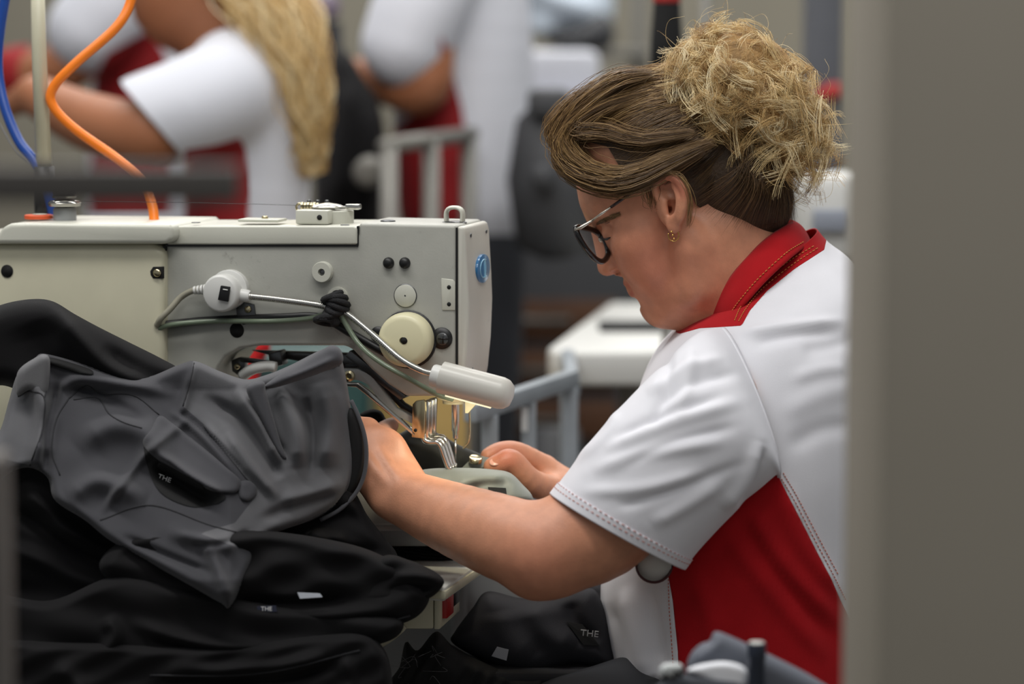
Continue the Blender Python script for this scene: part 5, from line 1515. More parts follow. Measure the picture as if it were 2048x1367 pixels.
lapb = obj('lap_tray', box((0.03, -0.03, 0.645), (0.24, 0.14, 0.012), 0.003), M_seam, sharp=30)
tag(lapb, 'flat dark tray on the lap under the cut parts', 'tray')
# ================================================================ behind the seamstress
M_wback = mat('white_polo', srgb(206, 208, 216), 0.8, var=0.02)
M_rback = mat('red_polo', srgb(140, 14, 20), 0.8, var=0.05)
M_skin2 = mat('skin_tanned', srgb(156, 100, 68), 0.55, var=0.05, sss=0.05)
M_blondlong = mat('long_blond_hair', srgb(206, 170, 104), 0.5, var=0.35, vscale=60, bump=0.9, bscale=120)
def split_mesh(V_, red, name_w, name_r, par, mw, mr, ym, cut=None):
    v, f = V_.mesh(2)
    w = v.copy(); w[:, 1] = ym - np.abs(v[:, 1] - ym)
    s = np.max([sdist(proj(w), r) for r in red], 0)
    f = f.tolist()
    if cut is not None:
        sc_ = sdist(proj(w), cut)
        s = np.where(s > -1e8, s, s)
        v2, f2 = clip(v, f, -sc_)
        w = v2.copy(); w[:, 1] = ym - np.abs(v2[:, 1] - ym)
        s = np.max([sdist(proj(w), r) for r in red], 0); v, f = v2, f2
    obj(name_w, clip(v, f, -s), mw, par)
    obj(name_r, clip(v, f, s), mr, par)
# ---- blonde worker bending over her own machine
Y1 = 1.25
p1 = empty('person', (P(520, 500, Y1)[0], Y1, 0), 'blonde woman with a long ponytail in white and red shirt bending over her work', 'person')
lo = P(-60, 700, Y1); hi = P(700, -260, Y1)
b1 = Vol((lo[0], Y1 - 0.36, 0.70), (hi[0], Y1 + 0.30, 1.62), 0.006)
b1.ell(P(385, -50, Y1), (0.098, 0.075, 0.105), None, 0.0)
b1.ell(P(360, 10, Y1), (0.060, 0.055, 0.066), None, 0.03)
b1.cone(P(296, 12, Y1), P(290, 28, Y1), 0.014, 0.012, 0.015)
b1.cone(P(420, 20, Y1), P(480, 150, Y1), 0.056, 0.062, 0.03)
b1.chain([P(430, 190, Y1 - 0.17), P(330, 252, Y1 - 0.21), P(275, 268, Y1 - 0.20), P(170, 240, Y1 - 0.13), P(70, 190, Y1 - 0.06)], [0.045, 0.048, 0.047, 0.042, 0.030], 0.02)
for k, (dx, dy) in enumerate(((-50, -8), (-54, 4), (-52, 16), (-46, 26))):
    b1.chain([P(75, 192, Y1 - 0.06), P(45 + k * 2, 188 + dy * 0.6, Y1 - 0.05 - 0.004 * k), P(70 + dx, 190 + dy + 12, Y1 - 0.04)], [0.022, 0.012, 0.008], 0.01)
b1.chain([P(430, 190, Y1 + 0.17), P(340, 280, Y1 + 0.2), P(240, 260, Y1 + 0.16), P(90, 210, Y1 + 0.06)], [0.045, 0.045, 0.04, 0.028], 0.02)
b1.chain([P(480, 150, Y1), P(490, 520, Y1)], [0.08, 0.09], 0.02)
obj('body', b1.mesh(2), M_skin2, p1)
t1 = Vol((lo[0] + 0.15, Y1 - 0.36, 0.70), (hi[0], Y1 + 0.36, 1.45), 0.006)
for yy in (-0.08, 0.08):
    t1.chain([P(478, 150, Y1 + yy), P(495, 230, Y1 + yy), P(500, 330, Y1 + yy), P(485, 560, Y1 + yy)], [0.062, 0.088, 0.088, 0.092], 0.05)
for s in (-1, 1):
    t1.cone(P(470, 135, Y1), P(440, 185, Y1 + 0.165 * s), 0.055, 0.062, 0.04)
    t1.chain([P(440, 188, Y1 + 0.165 * s), P(385, 215, Y1 + 0.19 * s), P(295, 245, Y1 + 0.205 * s)], [0.066, 0.072, 0.070], 0.03)
split_mesh(t1, [[(355, 560), (360, 400), (370, 300), (430, 290), (480, 275), (492, 300), (496, 380), (500, 560)]], 'shirt', 'side_panel', p1, M_wback, M_rback, Y1, [(246, 172), (362, 308), (345, 330), (300, 420), (60, 420), (60, 60), (200, 60)])
c1 = tube([P(470, 95, Y1) + np.array([0.06 * math.cos(a) * 0.9, 0.066 * math.sin(a), 0.03 * math.cos(a)]) for a in np.linspace(0, 2 * math.pi, 30)], 0.024, 10)
obj('collar', c1, M_rback, p1)
h1 = Vol((P(300, 0, Y1)[0], Y1 - 0.2, 0.9), (hi[0], Y1 + 0.16, 1.66), 0.006)
h1.ell(P(410, -70, Y1), (0.105, 0.088, 0.105), None, 0.0)
h1.chain([P(500, -50, Y1 - 0.03), P(555, 20, Y1 - 0.07), P(590, 110, Y1 - 0.09), P(612, 210, Y1 - 0.10), P(615, 290, Y1 - 0.10), P(622, 345, Y1 - 0.10)], [0.066, 0.054, 0.042, 0.033, 0.026, 0.010], 0.03)
hv, hf = h1.mesh(2)
hair1 = obj('long_hair', clip(hv, hf.tolist(), proj(hv)[:, 0] - np.interp(proj(hv)[:, 1], [-300, -60, 0, 60], [330, 330, 440, 470])), M_blondlong, p1)
r1 = np.random.default_rng(3); gp = []
for i in range(700):
    a, b = r1.normal() * 0.022, r1.normal() * 0.022
    w_ = np.array([1.0, 1.0, .8, .62, .45, .25])
    q_ = [P(500, -50, Y1 - 0.04), P(555, 20, Y1 - 0.08), P(590, 110, Y1 - 0.11), P(612, 210, Y1 - 0.12), P(616, 290, Y1 - 0.115), P(622, 350, Y1 - 0.11)]
    g = spline([x + np.array([a, b - 0.02 * w_[k], a * 0.3]) * w_[k] for k, x in enumerate(q_)], 26)
    g = g + np.stack([0.008 * np.sin(np.linspace(0, 22, 26) + i), 0.006 * np.cos(np.linspace(0, 20, 26) + i * 2), 0 * g[:, 0]], 1)
    gp.append(g)
strands('hair_strands', np.array(gp), 0.0011, np.clip(0.55 + r1.normal(size=700) * 0.22, 0, 1), M_blond, hair1)
tb1 = empty('work_table', (P(200, 420, Y1)[0], Y1 + 0.1, 0), 'dark work table in front of the blonde worker', 'table')
obj('top', box((P(-10, 470, Y1)[0], Y1 + 0.02, 0.955), (0.50, 0.7, 0.05), 0.006), M_gunm if 'M_gunm' in globals() else M_seam, tb1, sharp=30)
for x in (-0.21, 0.21):
    for y in (-0.3, 0.3):
        obj('leg', box((P(-10, 470, Y1)[0] + x, Y1 + 0.02 + y, 0.465), (0.05, 0.05, 0.93), 0.004), M_seam, tb1, sharp=30)
# ---- worker at the far left
Y2 = 2.1
p2 = empty('person', (P(260, 300, Y2)[0], Y2, 0), 'half hidden worker in white and red reaching left at the far end', 'person')
b2 = Vol((P(-160, 0, Y2)[0], Y2 - 0.34, 0.9), (P(460, 0, Y2)[0], Y2 + 0.3, 1.75), 0.008)
b2.chain([P(260, -60, Y2 - 0.16), P(160, 110, Y2 - 0.20), P(40, 150, Y2 - 0.16), P(-60, 120, Y2 - 0.10)], [0.045, 0.046, 0.04, 0.03], 0.02)
b2.chain([P(-60, 120, Y2 - 0.10), P(-110, 130, Y2 - 0.08), P(-130, 150, Y2 - 0.06)], [0.03, 0.02, 0.012], 0.02)
b2.cone(P(310, -130, Y2), P(310, 300, Y2), 0.06, 0.09, 0.02)
b2.ell(P(270, -230, Y2), (0.09, 0.075, 0.11), None, 0.02)
obj('body', b2.mesh(2), M_skin2, p2)
t2 = Vol((P(0, 0, Y2)[0], Y2 - 0.36, 0.8), (P(460, 0, Y2)[0], Y2 + 0.36, 1.62), 0.008)
for yy in (-0.09, 0.09):
    t2.chain([P(310, -90, Y2 + yy), P(300, 40, Y2 + yy), P(290, 200, Y2 + yy), P(285, 420, Y2 + yy)], [0.075, 0.10, 0.095, 0.10], 0.05)
t2.chain([P(290, -90, Y2 - 0.16), P(230, 0, Y2 - 0.20), P(180, 62, Y2 - 0.21)], [0.07, 0.076, 0.074], 0.03)
split_mesh(t2, [[(180, 420), (190, 150), (215, 105), (300, 60), (330, 110), (340, 420)]], 'shirt', 'side_panel', p2, M_wback, M_rback, Y2)
wb_ = obj('wrist_band', lathe([(0.047, -0.03), (0.05, 0.0), (0.047, 0.03)], P(36, 150, Y2 - 0.16), (1, 0.1, 0.25), 20), M_rback, p2)
# ---- worker in the middle, standing with bent arm
Y3 = 2.0
p3 = empty('person', (P(930, 500, Y3)[0], Y3, 0), 'standing worker seen from the shoulder down in white and red with a bent arm', 'person')
b3 = Vol((P(640, 0, Y3)[0], Y3 - 0.38, 0.8), (P(1100, 0, Y3)[0], Y3 + 0.3, 1.80), 0.008)
b3.chain([P(880, -110, Y3 - 0.18), P(852, 60, Y3 - 0.22), P(848, 172, Y3 - 0.23), P(790, 168, Y3 - 0.18), P(700, 150, Y3 - 0.02), P(660, 150, Y3 + 0.02)], [0.045, 0.05, 0.044, 0.042, 0.030, 0.02], 0.02)
b3.cone(P(930, -120, Y3), P(930, 400, Y3), 0.06, 0.09, 0.02)
b3.ell(P(880, -330, Y3), (0.09, 0.075, 0.115), None, 0.02)
b3.cone(P(900, -280, Y3), P(930, -120, Y3), 0.055, 0.06, 0.02)
obj('body', b3.mesh(2), M_skin2, p3)
t3 = Vol((P(640, 0, Y3)[0], Y3 - 0.38, 0.55), (P(1130, 0, Y3)[0], Y3 + 0.36, 1.68), 0.008)
for yy in (-0.08, 0.08):
    t3.chain([P(945, -110, Y3 + yy), P(935, 60, Y3 + yy), P(928, 240, Y3 + yy), P(936, 400, Y3 + yy)], [0.085, 0.11, 0.122, 0.122], 0.05)
t3.chain([P(900, -120, Y3 - 0.17), P(845, 0, Y3 - 0.215), P(812, 88, Y3 - 0.225)], [0.07, 0.078, 0.076], 0.03)
split_mesh(t3, [[(780, 700), (785, 260), (850, 210), (880, 130), (880, 60), (896, 110), (925, 220), (940, 330), (950, 480), (960, 700)]], 'shirt', 'side_panel', p3, M_wback, M_rback, Y3)
l3_ = Vol((P(700, 0, Y3)[0], Y3 - 0.25, 0), (P(1130, 0, Y3)[0], Y3 + 0.25, 1.05), 0.012)
for s in (-1, 1):
    l3_.chain([P(940, 470, Y3 + 0.09 * s), np.array([P(940, 640, Y3)[0], Y3 + 0.1 * s, 0.06])], [0.10, 0.055], 0.02)
obj('trousers', l3_.mesh(1), M_trs, p3)
for pr, x_, yy_ in ((p1, 500, Y1), (p2, 290, Y2)):
    lv2 = Vol((P(x_, 0, yy_)[0] - 0.2, yy_ - 0.22, 0), (P(x_, 0, yy_)[0] + 0.2, yy_ + 0.22, 0.98), 0.012)
    for s in (-1, 1):
        lv2.chain([np.array([P(x_, 0, yy_)[0] , yy_ + 0.08 * s, 0.88]), np.array([P(x_, 0, yy_)[0] + 0.02, yy_ + 0.1 * s, 0.06])], [0.10, 0.055], 0.02)
    obj('trousers', lv2.mesh(1), M_trs, pr)

# ---- furniture and goods behind
M_dgrey = mat('dark_grey_cast', srgb(58, 59, 62), 0.6, var=0.1)
M_lgrey = mat('light_grey_cart_paint', srgb(136, 143, 149), 0.5, var=0.08, vscale=30, speck=(60, 0.68, srgb(210, 212, 214)))
M_brown = mat('brown_board', srgb(92, 60, 38), 0.6, var=0.1)
M_tan = mat('tan_cardboard', srgb(178, 148, 88), 0.8, var=0.05)
gh = drape('black_garment', [(640, 440), (632, 330), (640, 220), (650, 140), (665, 90), (700, 110), (730, 160), (755, 200), (770, 260), (768, 340), (760, 470), (700, 480)], 1.75, 0.10, M_kfab, w=60, back=0.08, g=12, folds=[([(700, 150), (690, 280), (680, 420)], 22, .03), ([(745, 190), (750, 300), (740, 420)], 22, .03)])
tag(gh, 'black garments hanging behind the ponytail of the blonde worker', 'garment')
gs = empty('clothes_stand', (P(700, 440, 1.85)[0], 1.85, 0), 'dark clothes stand with lilac top knob', 'stand')
obj('post', tube([(P(640, 60, 1.86)[0] + 0.05, 1.88, 0.02), P(648, 45, 1.88)], 0.03, 12), M_seam, gs)
obj('knob', lathe([(0.01, -0.02), (0.035, -0.01), (0.037, 0.02), (0.02, 0.03)], P(638, 22, 1.88), AZ, 16), mat('lilac_plastic', srgb(120, 108, 122), 0.5), gs)
obj('base', lathe([(0.1, 0), (0.1, 0.02), (0.05, 0.05)], (P(640, 60, 1.86)[0] + 0.05, 1.88, 0), AZ, 20), M_seam, gs)
# tubular rail in front of the middle worker
rl = empty('rail_trolley', (P(860, 500, 1.55)[0], 1.55, 0), 'grey tubular rail trolley in front of the middle worker', 'trolley')
M_rail = mat('grey_tube_steel', srgb(116, 114, 108), 0.45, 0.2)
obj('top_rail', tube([P(768, 292, 1.45), P(945, 268, 1.75)], 0.013, 12), M_rail, rl)
for px, py, yy in ((778, 292, 1.46), (862, 281, 1.6), (938, 270, 1.74)):
    t_ = P(px, py, yy)
    obj('post', tube([t_, (t_[0], t_[1], 0.05)], 0.014, 12), M_rail, rl)
obj('lower_rail', tube([(P(768, 292, 1.45)[0], 1.45, 0.12), (P(945, 268, 1.75)[0], 1.75, 0.12)], 0.012, 12), M_rail, rl)
ro = obj('fabric_roll', lathe([(0.012, 0), (0.024, 0.002), (0.024, 0.10), (0.012, 0.102)], P(735, 345, 1.52), (0.0, 1, 0), 20), M_rail)
tag(ro, 'small pale fabric roll beside the tubular rail', 'fabric roll')
# dark machine right of the middle worker
dm = empty('button_machine', (P(1105, 440, 1.7)[0], 1.7, 0), 'dark grey machine head on a column behind the glasses', 'machine')
obj('column', lathe([(0.10, 0), (0.10, 0.02), (0.05, 0.05), (0.045, 0.66)], (P(1105, 440, 1.7)[0], 1.7, 0), AZ, 24), M_dgrey, dm)
obj('housing', lathe([(0.02, -0.13), (0.062, -0.11), (0.078, 0.0), (0.062, 0.10), (0.03, 0.13)], P(1108, 360, 1.7), AZ, 28), M_dgrey, dm)
obj('neck', tube([P(1108, 300, 1.7), P(1100, 235, 1.7), P(1098, 200, 1.68)], [0.04, 0.028, 0.026], 14), M_dgrey, dm)
obj('head', box(P(1098, 205, 1.66), (0.07, 0.09, 0.045), 0.012), M_dgrey, dm, sharp=40)
obj('hub', lathe([(0.02, 0), (0.02, -0.03), (0.012, -0.035)], P(1085, 350, 1.62), (0, 1, 0), 16), M_dgrey, dm)
# white machine, papers and white goods at the top
wm = empty('white_machine', (P(1120, 330, 2.5)[0], 2.5, 0), 'white sewing machine standing far behind the hair', 'sewing machine')
obj('arm', box(P(1115, 145, 2.5), (0.16, 0.12, 0.085), 0.02), M_wback, wm, sharp=40)
obj('bed', box(P(1120, 222, 2.5), (0.22, 0.2, 0.05), 0.01), M_wback, wm, sharp=40)
obj('head', box(P(1060, 190, 2.5), (0.05, 0.1, 0.12), 0.015), M_wback, wm, sharp=40)
zc1 = P(1060, 500, 2.5)[2]; zc2 = P(1120, 222, 2.5)[2] - 0.025
obj('stand', box((P(1120, 240, 2.5)[0], 2.62, (zc1 + zc2) / 2), (0.2, 0.2, zc2 - zc1), 0.01), M_dgrey, wm, sharp=40)
wg = drape('white_bundle', [(1050, -40), (1150, -60), (1220, -30), (1225, 40), (1190, 70), (1130, 62), (1090, 78), (1055, 50)], 2.9, 0.08, mat('pale_blue_white_cloth', srgb(200, 212, 224), 0.8), w=60, back=0.06, g=12, bump=rip(5, 0.03, 60, 40))
tag(wg, 'pale blue and white cloth bundle on the far shelf', 'bundle')
dk = drape('dark_bundle', [(1090, 60), (1150, 50), (1200, 20), (1230, 60), (1215, 100), (1150, 105), (1100, 90)], 2.85, 0.05, M_dgrey, w=40, back=0.05, g=12)
tag(dk, 'dark grey bundle under the pale cloth on the far shelf', 'bundle')
sh_ = empty('far_shelf', (P(1130, 100, 2.9)[0], 2.95, 0), 'grey shelf rack far behind the seamstress', 'shelf')
zs = P(1130, 108, 2.95)[2]
obj('board', box((P(1130, 100, 2.95)[0], 2.98, zs), (0.34, 0.3, 0.02), 0.003), M_rail, sh_, sharp=30)
for x in (-0.16, 0.16):
    obj('upright', box((P(1130, 100, 2.95)[0] + x, 3.12, 0.9), (0.03, 0.03, 1.8), 0.003), M_rail, sh_, sharp=30)
# cabinet in the dark middle
cb_ = empty('cabinet', (P(1060, 760, 2.6)[0], 2.7, 0), 'dark grey cabinet with brown drawers behind the cart', 'cabinet')
zt = P(1060, 500, 2.5)[2]; cx = P(1060, 600, 2.5)[0]
obj('body', box((cx, 2.75, zt / 2), (0.42, 0.45, zt), 0.006), M_dgrey, cb_, sharp=30)
for py in (600, 700, 800):
    dr = obj('drawer', box((cx + 0.02, 2.52, P(1060, py + 40, 2.5)[2]), (0.30, 0.02, 0.075), 0.004), M_brown, cb_, sharp=30)
    obj('handle', tube([(cx - 0.04, 2.50, P(1060, py + 40, 2.5)[2]), (cx + 0.08, 2.50, P(1060, py + 40, 2.5)[2])], 0.006, 8), M_rail, dr)
bb = obj('blue_box', box((P(990, 512, 2.6)[0], 2.60, zt + 0.028), (0.10, 0.08, 0.06), 0.01), mat('navy_plastic', srgb(34, 42, 92), 0.5), sharp=40)
tag(bb, 'small navy box on the dark cabinet', 'box')
pn = obj('room_divider', box((P(1270, 500, 3.2)[0], 3.25, 0.55), (0.85, 0.04, 1.1), 0.004), mat('divider_grey', srgb(82, 80, 75), 0.7), sharp=30)
tag(pn, 'grey divider screen behind the white table', 'divider')
# white table on the right with black case
Yt = 0.95
tw = empty('white_table', (P(1320, 740, Yt)[0], 1.25, 0), 'white table with rounded corner behind the seamstress', 'table')
zt = P(1300, 702, Yt)[2]
x0 = P(1068, 702, Yt)[0]
pts = [(x0 + 0.05, Yt, zt - 0.05), (x0 + 0.40, Yt, zt - 0.05), (x0 + 0.40, Yt + 0.75, zt - 0.05), (x0 + 0.13, Yt + 0.75, zt - 0.05), (x0 + 0.02, Yt + 0.06, zt - 0.05), (x0 + 0.025, Yt + 0.015, zt - 0.05)]
obj('top', prism(pts, (0, 0, 0.05), 0.008, 3), mat('white_melamine', srgb(206, 206, 202), 0.4, var=0.02), tw, sharp=40)
for x, y in ((x0 + 0.15, Yt + 0.08), (x0 + 0.36, Yt + 0.08), (x0 + 0.2, Yt + 0.68), (x0 + 0.36, Yt + 0.68)):
    obj('leg', box((x, y, (zt - 0.05) / 2), (0.05, 0.05, zt - 0.05), 0.004), M_rail, tw, sharp=30)
bk = obj('black_case', box(P(1330, 668, Yt + 0.32), (0.20, 0.12, 0.03), 0.006), M_kfab2, sharp=40)
bk.location.z += 0.001
tag(bk, 'flat black case lying on the white table', 'case')
dbx = obj('brown_crate', box((x0 + 0.26, Yt + 0.4, 0.3), (0.15, 0.35, 0.60), 0.006), mat('dark_brown_board', srgb(46, 34, 26), 0.7), sharp=30)
tag(dbx, 'dark brown crate standing under the white table', 'crate')
# grey cart frame
Yc_ = 0.42
ct = empty('grey_cart', (P(1060, 900, Yc_)[0], Yc_, 0), 'chipped light grey metal cart frame behind the sewing hand', 'cart')
tp0, tp1 = P(940, 826, Yc_ - 0.10), P(1146, 756, Yc_ + 0.20)
def flat_bar(a, b, w, h, name='rail'):
    a = np.asarray(a, float); b = np.asarray(b, float)
    d = b - a; L_ = np.linalg.norm(d); d /= L_
    y_ = np.cross(AZ, d)
    if np.linalg.norm(y_) < 0.1: y_ = np.array([0, 1.0, 0])
    y_ /= np.linalg.norm(y_); z_ = np.cross(d, y_)
    return obj(name, box((a + b) / 2, (L_, w, h), 0.0025, np.stack([d, y_, z_], 1)), M_lgrey, ct, sharp=30)
flat_bar(tp0, tp1, 0.018, 0.022, 'top_rail')
for t_, w in ((0.18, 0.02), (0.55, 0.018), (0.97, 0.02)):
    q = tp0 + (tp1 - tp0) * t_ - np.array([0, 0, 0.010])
    flat_bar(q, (q[0], q[1], 0.12), w, w, 'upright')
flat_bar((tp0[0], tp0[1], 0.14), (tp1[0], tp1[1], 0.14), 0.018, 0.022, 'lower_rail')
flat_bar(tp1 + [0, 0, -0.011], tp1 + np.array([0.0, 0.35, -0.011]), 0.018, 0.022, 'side_rail')
q = tp1 + np.array([0.0, 0.35, -0.02]); flat_bar(q, (q[0], q[1], 0.12), 0.02, 0.02, 'upright')
M_tape = mat('white_tape', srgb(214, 216, 216), 0.6)
for px, py, dz in ((1049, 838, 0.02), (1090, 778, 0.006), (1134, 766, 0.006), (988, 815, 0.012)):
    tt_ = (px - 940) / 206
    c_ = P(px, py, Yc_ - 0.10 + 0.30 * tt_ - 0.012)
    obj('tape_scrap', box(c_, (0.008, 0.002, 0.010 + dz), 0.0005), M_tape, ct, sharp=30)
for k in range(4):
    xx, yy = [(tp0[0], tp0[1]), (tp1[0], tp1[1]), (tp1[0], tp1[1] + 0.35), (tp0[0], tp0[1] + 0.35)][k]
    obj('caster', lathe([(0.02, -0.012), (0.045, -0.012), (0.045, 0.012), (0.02, 0.012)], (xx, yy, 0.045), (0, 1, 0), 20), M_seam, ct)
    obj('fork', box((xx, yy, 0.095), (0.03, 0.035, 0.06), 0.003), M_lgrey, ct, sharp=30)
# tan carton seen under the machine arm
tc_ = obj('carton', box((P(830, 800, 0.75)[0], 0.95, P(830, 720, 0.75)[2] / 2), (0.13, 0.3, P(830, 715, 0.75)[2]), 0.004), M_tan, sharp=30)
tag(tc_, 'tall tan cardboard carton behind the needle', 'carton')
rdc = drape('red_cloth', [(420, 730), (432, 690), (470, 672), (530, 672), (540, 700), (520, 740), (500, 900), (440, 900)], 0.48, 0.02, mat('red_cloth', srgb(190, 16, 22), 0.7), w=20, back=0.02, g=6)
tag(rdc, 'red cloth glimpsed through the machine throat', 'cloth')
crate2 = obj('green_bin', box((P(580, 720, 0.6)[0], 0.66, P(620, 700, 0.6)[2] / 2), (0.20, 0.26, P(620, 700, 0.6)[2]), 0.01), mat('dark_green_plastic', srgb(22, 62, 60), 0.5), sharp=30)
tag(crate2, 'dark green bin glimpsed behind the feed arms', 'bin')
# thread stand behind the head
Ys = 0.9
ts = empty('thread_stand', (P(1335, 400, Ys)[0], Ys, 0), 'black thread cone with red top on a pole behind the hair', 'thread cone')
zc_ = P(1333, 100, Ys)[2]
obj('pole', tube([(P(1335, 100, Ys)[0], Ys, 0.0), (P(1335, 100, Ys)[0], Ys, zc_ + 0.08)], 0.006, 10), M_rail, ts)
obj('thread', lathe([(0.022, -0.03), (0.022, 0.012), (0.0185, 0.06), (0.0175, 0.066)], (P(1333, 100, Ys)[0], Ys, zc_), AZ, 24), M_kfab2, ts)
obj('cone_top', lathe([(0.0185, 0.064), (0.0195, 0.068), (0.0185, 0.080), (0.012, 0.086)], (P(1333, 100, Ys)[0], Ys, zc_), AZ, 24), mat('red_cone', srgb(176, 44, 40), 0.5), ts)
obj('plate', lathe([(0.06, -0.036), (0.06, -0.03)], (P(1333, 100, Ys)[0], Ys, zc_), AZ, 24), M_rail, ts)
obj('foot', lathe([(0.1, 0), (0.1, 0.015), (0.02, 0.03)], (P(1335, 100, Ys)[0], Ys, 0), AZ, 24), M_rail, ts)
pole = obj('upright_pole', tube([(P(1412, 0, 1.6)[0], 1.6, 0), (P(1412, 0, 1.6)[0], 1.6, 1.75)], 0.009, 10), M_rail)
tag(pole, 'thin pale pole rising behind the bun', 'pole')
# grey column, pale machine and red knob right of the bun
gcol = obj('steel_column', box((P(1645, 100, 1.9)[0], 1.9, 1.2), (0.062, 0.06, 2.4), 0.004), mat('blue_grey_steel', srgb(86, 88, 94), 0.5), sharp=30)
tag(gcol, 'blue grey steel column behind the bun', 'column')
rk_ = obj('red_knob', lathe([(0.004, -0.05), (0.014, -0.008), (0.014, 0.008), (0.004, 0.014)], P(1668, 182, 1.86), (1, -0.3, 0.2), 16), MATS['red_cone'], gcol)
rk_['label'] = 'small red knob'
pm = empty('pale_machine', (P(1650, 560, 1.0)[0], 1.0, 0), 'pale grey machine housing behind the collar', 'machine')
obj('housing', box(P(1668, 430, 1.0), (0.105, 0.12, 0.12), 0.018), MATS['white_melamine'], pm, sharp=40)
obj('stand', box((P(1668, 430, 1.0)[0], 1.0, 0.5), (0.09, 0.1, 1.0), 0.006), M_rail, pm, sharp=30)
obj('panel', box(P(1662, 440, 0.93), (0.05, 0.01, 0.03), 0.003), mat('slate_panel', srgb(150, 156, 168), 0.5), pm, sharp=30)

# ================================================================ hoses and post at the left of the machine
M_orange = mat('orange_hose', srgb(248, 130, 30), 0.35, var=0.03)
M_bluh = mat('blue_hose', srgb(28, 70, 150), 0.3, var=0.03)
ho = obj('orange_air_hose', ptube([(268, -60, .14), (262, 0, .14), (232, 55, .13), (150, 128, .12), (106, 176, .12), (106, 212, .12), (150, 258, .12), (232, 316, .12), (285, 364, .10), (304, 408, .08), (309, 446, .07)], 0, 0.0053, 14, 90), M_orange)
tag(ho, 'bright orange coiled air hose running down to the machine', 'hose')
hb = obj('blue_air_hose', ptube([(20, -60, .16), (0, 60, .16), (-4, 140, .16), (10, 215, .15), (38, 282, .14), (72, 328, .13), (100, 400, .12), (110, 450, .12)], 0, 0.0056, 14, 70), M_bluh)
tag(hb, 'blue air hose curving down at the picture edge', 'hose')
ps = empty('thread_stand_rod', P(92, 455, .13), 'cream thread stand rod in a dark clamp behind the machine', 'rod')
obj('rod', tube([P(74, -80, .13), P(78, 100, .13), P(88, 338, .13)], [0.0072, 0.0082, 0.0088], 16), mat('cream_rod', srgb(196, 192, 168), 0.4), ps)
obj('clamp', tube([P(88, 334, .13), P(90, 400, .13), P(92, 455, .13)], [0.0115, 0.012, 0.012], 16), MATS['black_plastic'], ps)
wr_ = obj('thin_wire', ptube([(-5, 240, .15), (30, 300, .14), (60, 330, .14)], 0, 0.0008, 6), M_thr)
tag(wr_, 'thin wire beside the blue hose', 'wire')

# ================================================================ foreground, out of focus
M_pil = mat('pillar_paint', srgb(148, 141, 128), 0.7, var=0.03, vscale=5)
xl = P(1692, 600, -0.9)[0]
pil = tag(obj('pillar_right', box((xl + 0.15, -1.0, 1.2), (0.30, 0.20, 2.4), 0.006), M_pil, sharp=30), 'grey painted pillar close to the lens', kind='structure')
xr = P(16, 1100, -1.1)[0]
rkf = empty('rack_frame', (xr - 0.03, -1.1, 0), 'dark steel rack frame in the near foreground', 'rack')
M_rkf = mat('brown_grey_steel', srgb(74, 70, 66), 0.5, 0.0)
zt = P(16, 905, -1.1)[2]
obj('upright', box((xr - 0.02, -1.1, zt / 2), (0.04, 0.04, zt), 0.004), M_rkf, rkf, sharp=30)
obj('upright', box((xr - 0.12, -1.3, 0.65), (0.03, 0.03, 1.3), 0.004), M_rkf, rkf, sharp=30)
a_, b_2 = P(-420, 372, -1.3), P(480, 366, -1.3)
obj('cross_arm', box((a_ + b_2) / 2, (b_2[0] - a_[0], 0.016, 0.023), 0.002), M_rkf, rkf, sharp=30)
obj('foot_bar', box((xr - 0.07, -1.2, 0.02), (0.16, 0.3, 0.03), 0.003), M_rkf, rkf, sharp=30)
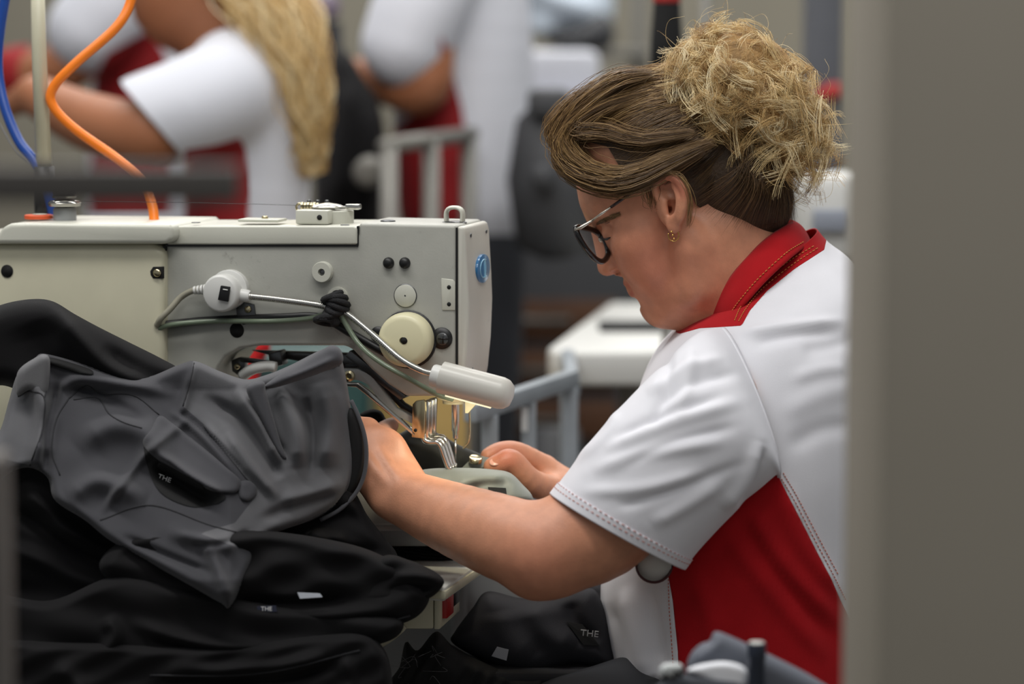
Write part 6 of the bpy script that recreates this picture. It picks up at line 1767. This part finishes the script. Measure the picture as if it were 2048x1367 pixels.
# grey cloth with bolt at the bottom right
Yf = -0.52
fg = empty('cloth_stack', (P(1450, 1400, Yf)[0], Yf, 0), 'grey cut cloth with white paper and a bolt in the near foreground', 'fabric stack')
M_fgc = mat('slate_cloth', srgb(98, 102, 112), 0.8, var=0.05)
drape('cloth', [(1375, 1345), (1380, 1310), (1400, 1288), (1420, 1280), (1432, 1262), (1480, 1280), (1560, 1318), (1630, 1355), (1690, 1400), (1690, 1450), (1400, 1450)], Yf, 0.02, M_fgc, parent=fg, w=30, back=0.03, g=6, folds=[([(1385, 1320), (1420, 1300), (1440, 1280)], 8, .004)])
drape('lower_cloth', [(1330, 1352), (1360, 1345), (1420, 1350), (1500, 1368), (1520, 1450), (1340, 1450), (1300, 1400)], Yf - 0.03, 0.02, mat('slate_cloth_dark', srgb(72, 75, 82), 0.8), parent=fg, w=20, back=0.03, g=6)
drape('paper', [(1372, 1340), (1400, 1328), (1450, 1322), (1490, 1335), (1496, 1366), (1480, 1400), (1430, 1370), (1390, 1350)], Yf - 0.035, 0.010, mat('white_paper', srgb(236, 238, 244), 0.6), parent=fg, w=10, back=0.01, g=5)
drape('pale_cap', [(1318, 1338), (1330, 1326), (1360, 1326), (1366, 1340), (1350, 1356), (1324, 1356)], Yf - 0.04, 0.010, mat('pale_plastic', srgb(196, 200, 200), 0.5), parent=fg, w=10, back=0.01, g=4)
zb = P(1507, 1345, Yf - 0.02)[2]
bo = obj('bolt', lathe([(0.0075, -0.06), (0.0075, 0.018), (0.0082, 0.020), (0.0082, 0.031), (0.0075, 0.033), (0.003, 0.0325)], (P(1507, 1345, Yf - 0.02)[0], Yf - 0.05, zb), AZ, 20), mat('blued_steel', srgb(60, 66, 80), 0.35, 0.6), fg, sharp=50)
obj('bolt_face', lathe([(0.0068, 0.0), (0.0068, 0.001), (0.002, 0.0012)], (P(1507, 1345, Yf - 0.02)[0], Yf - 0.05, zb + 0.033), AZ, 18), M_wht, bo)
zg = [(1295, 1358), (1312, 1352), (1318, 1362), (1332, 1350), (1345, 1358), (1352, 1342), (1362, 1350), (1368, 1336)]
obj('frayed_edge', tube([P(x, y, Yf - 0.055) for x, y in zg], 0.0022, 6), M_kfab2, fg)
obj('stand', box((P(1480, 1420, Yf)[0], Yf, 0.30), (0.14, 0.06, 0.60), 0.01), M_seam, fg, sharp=30)
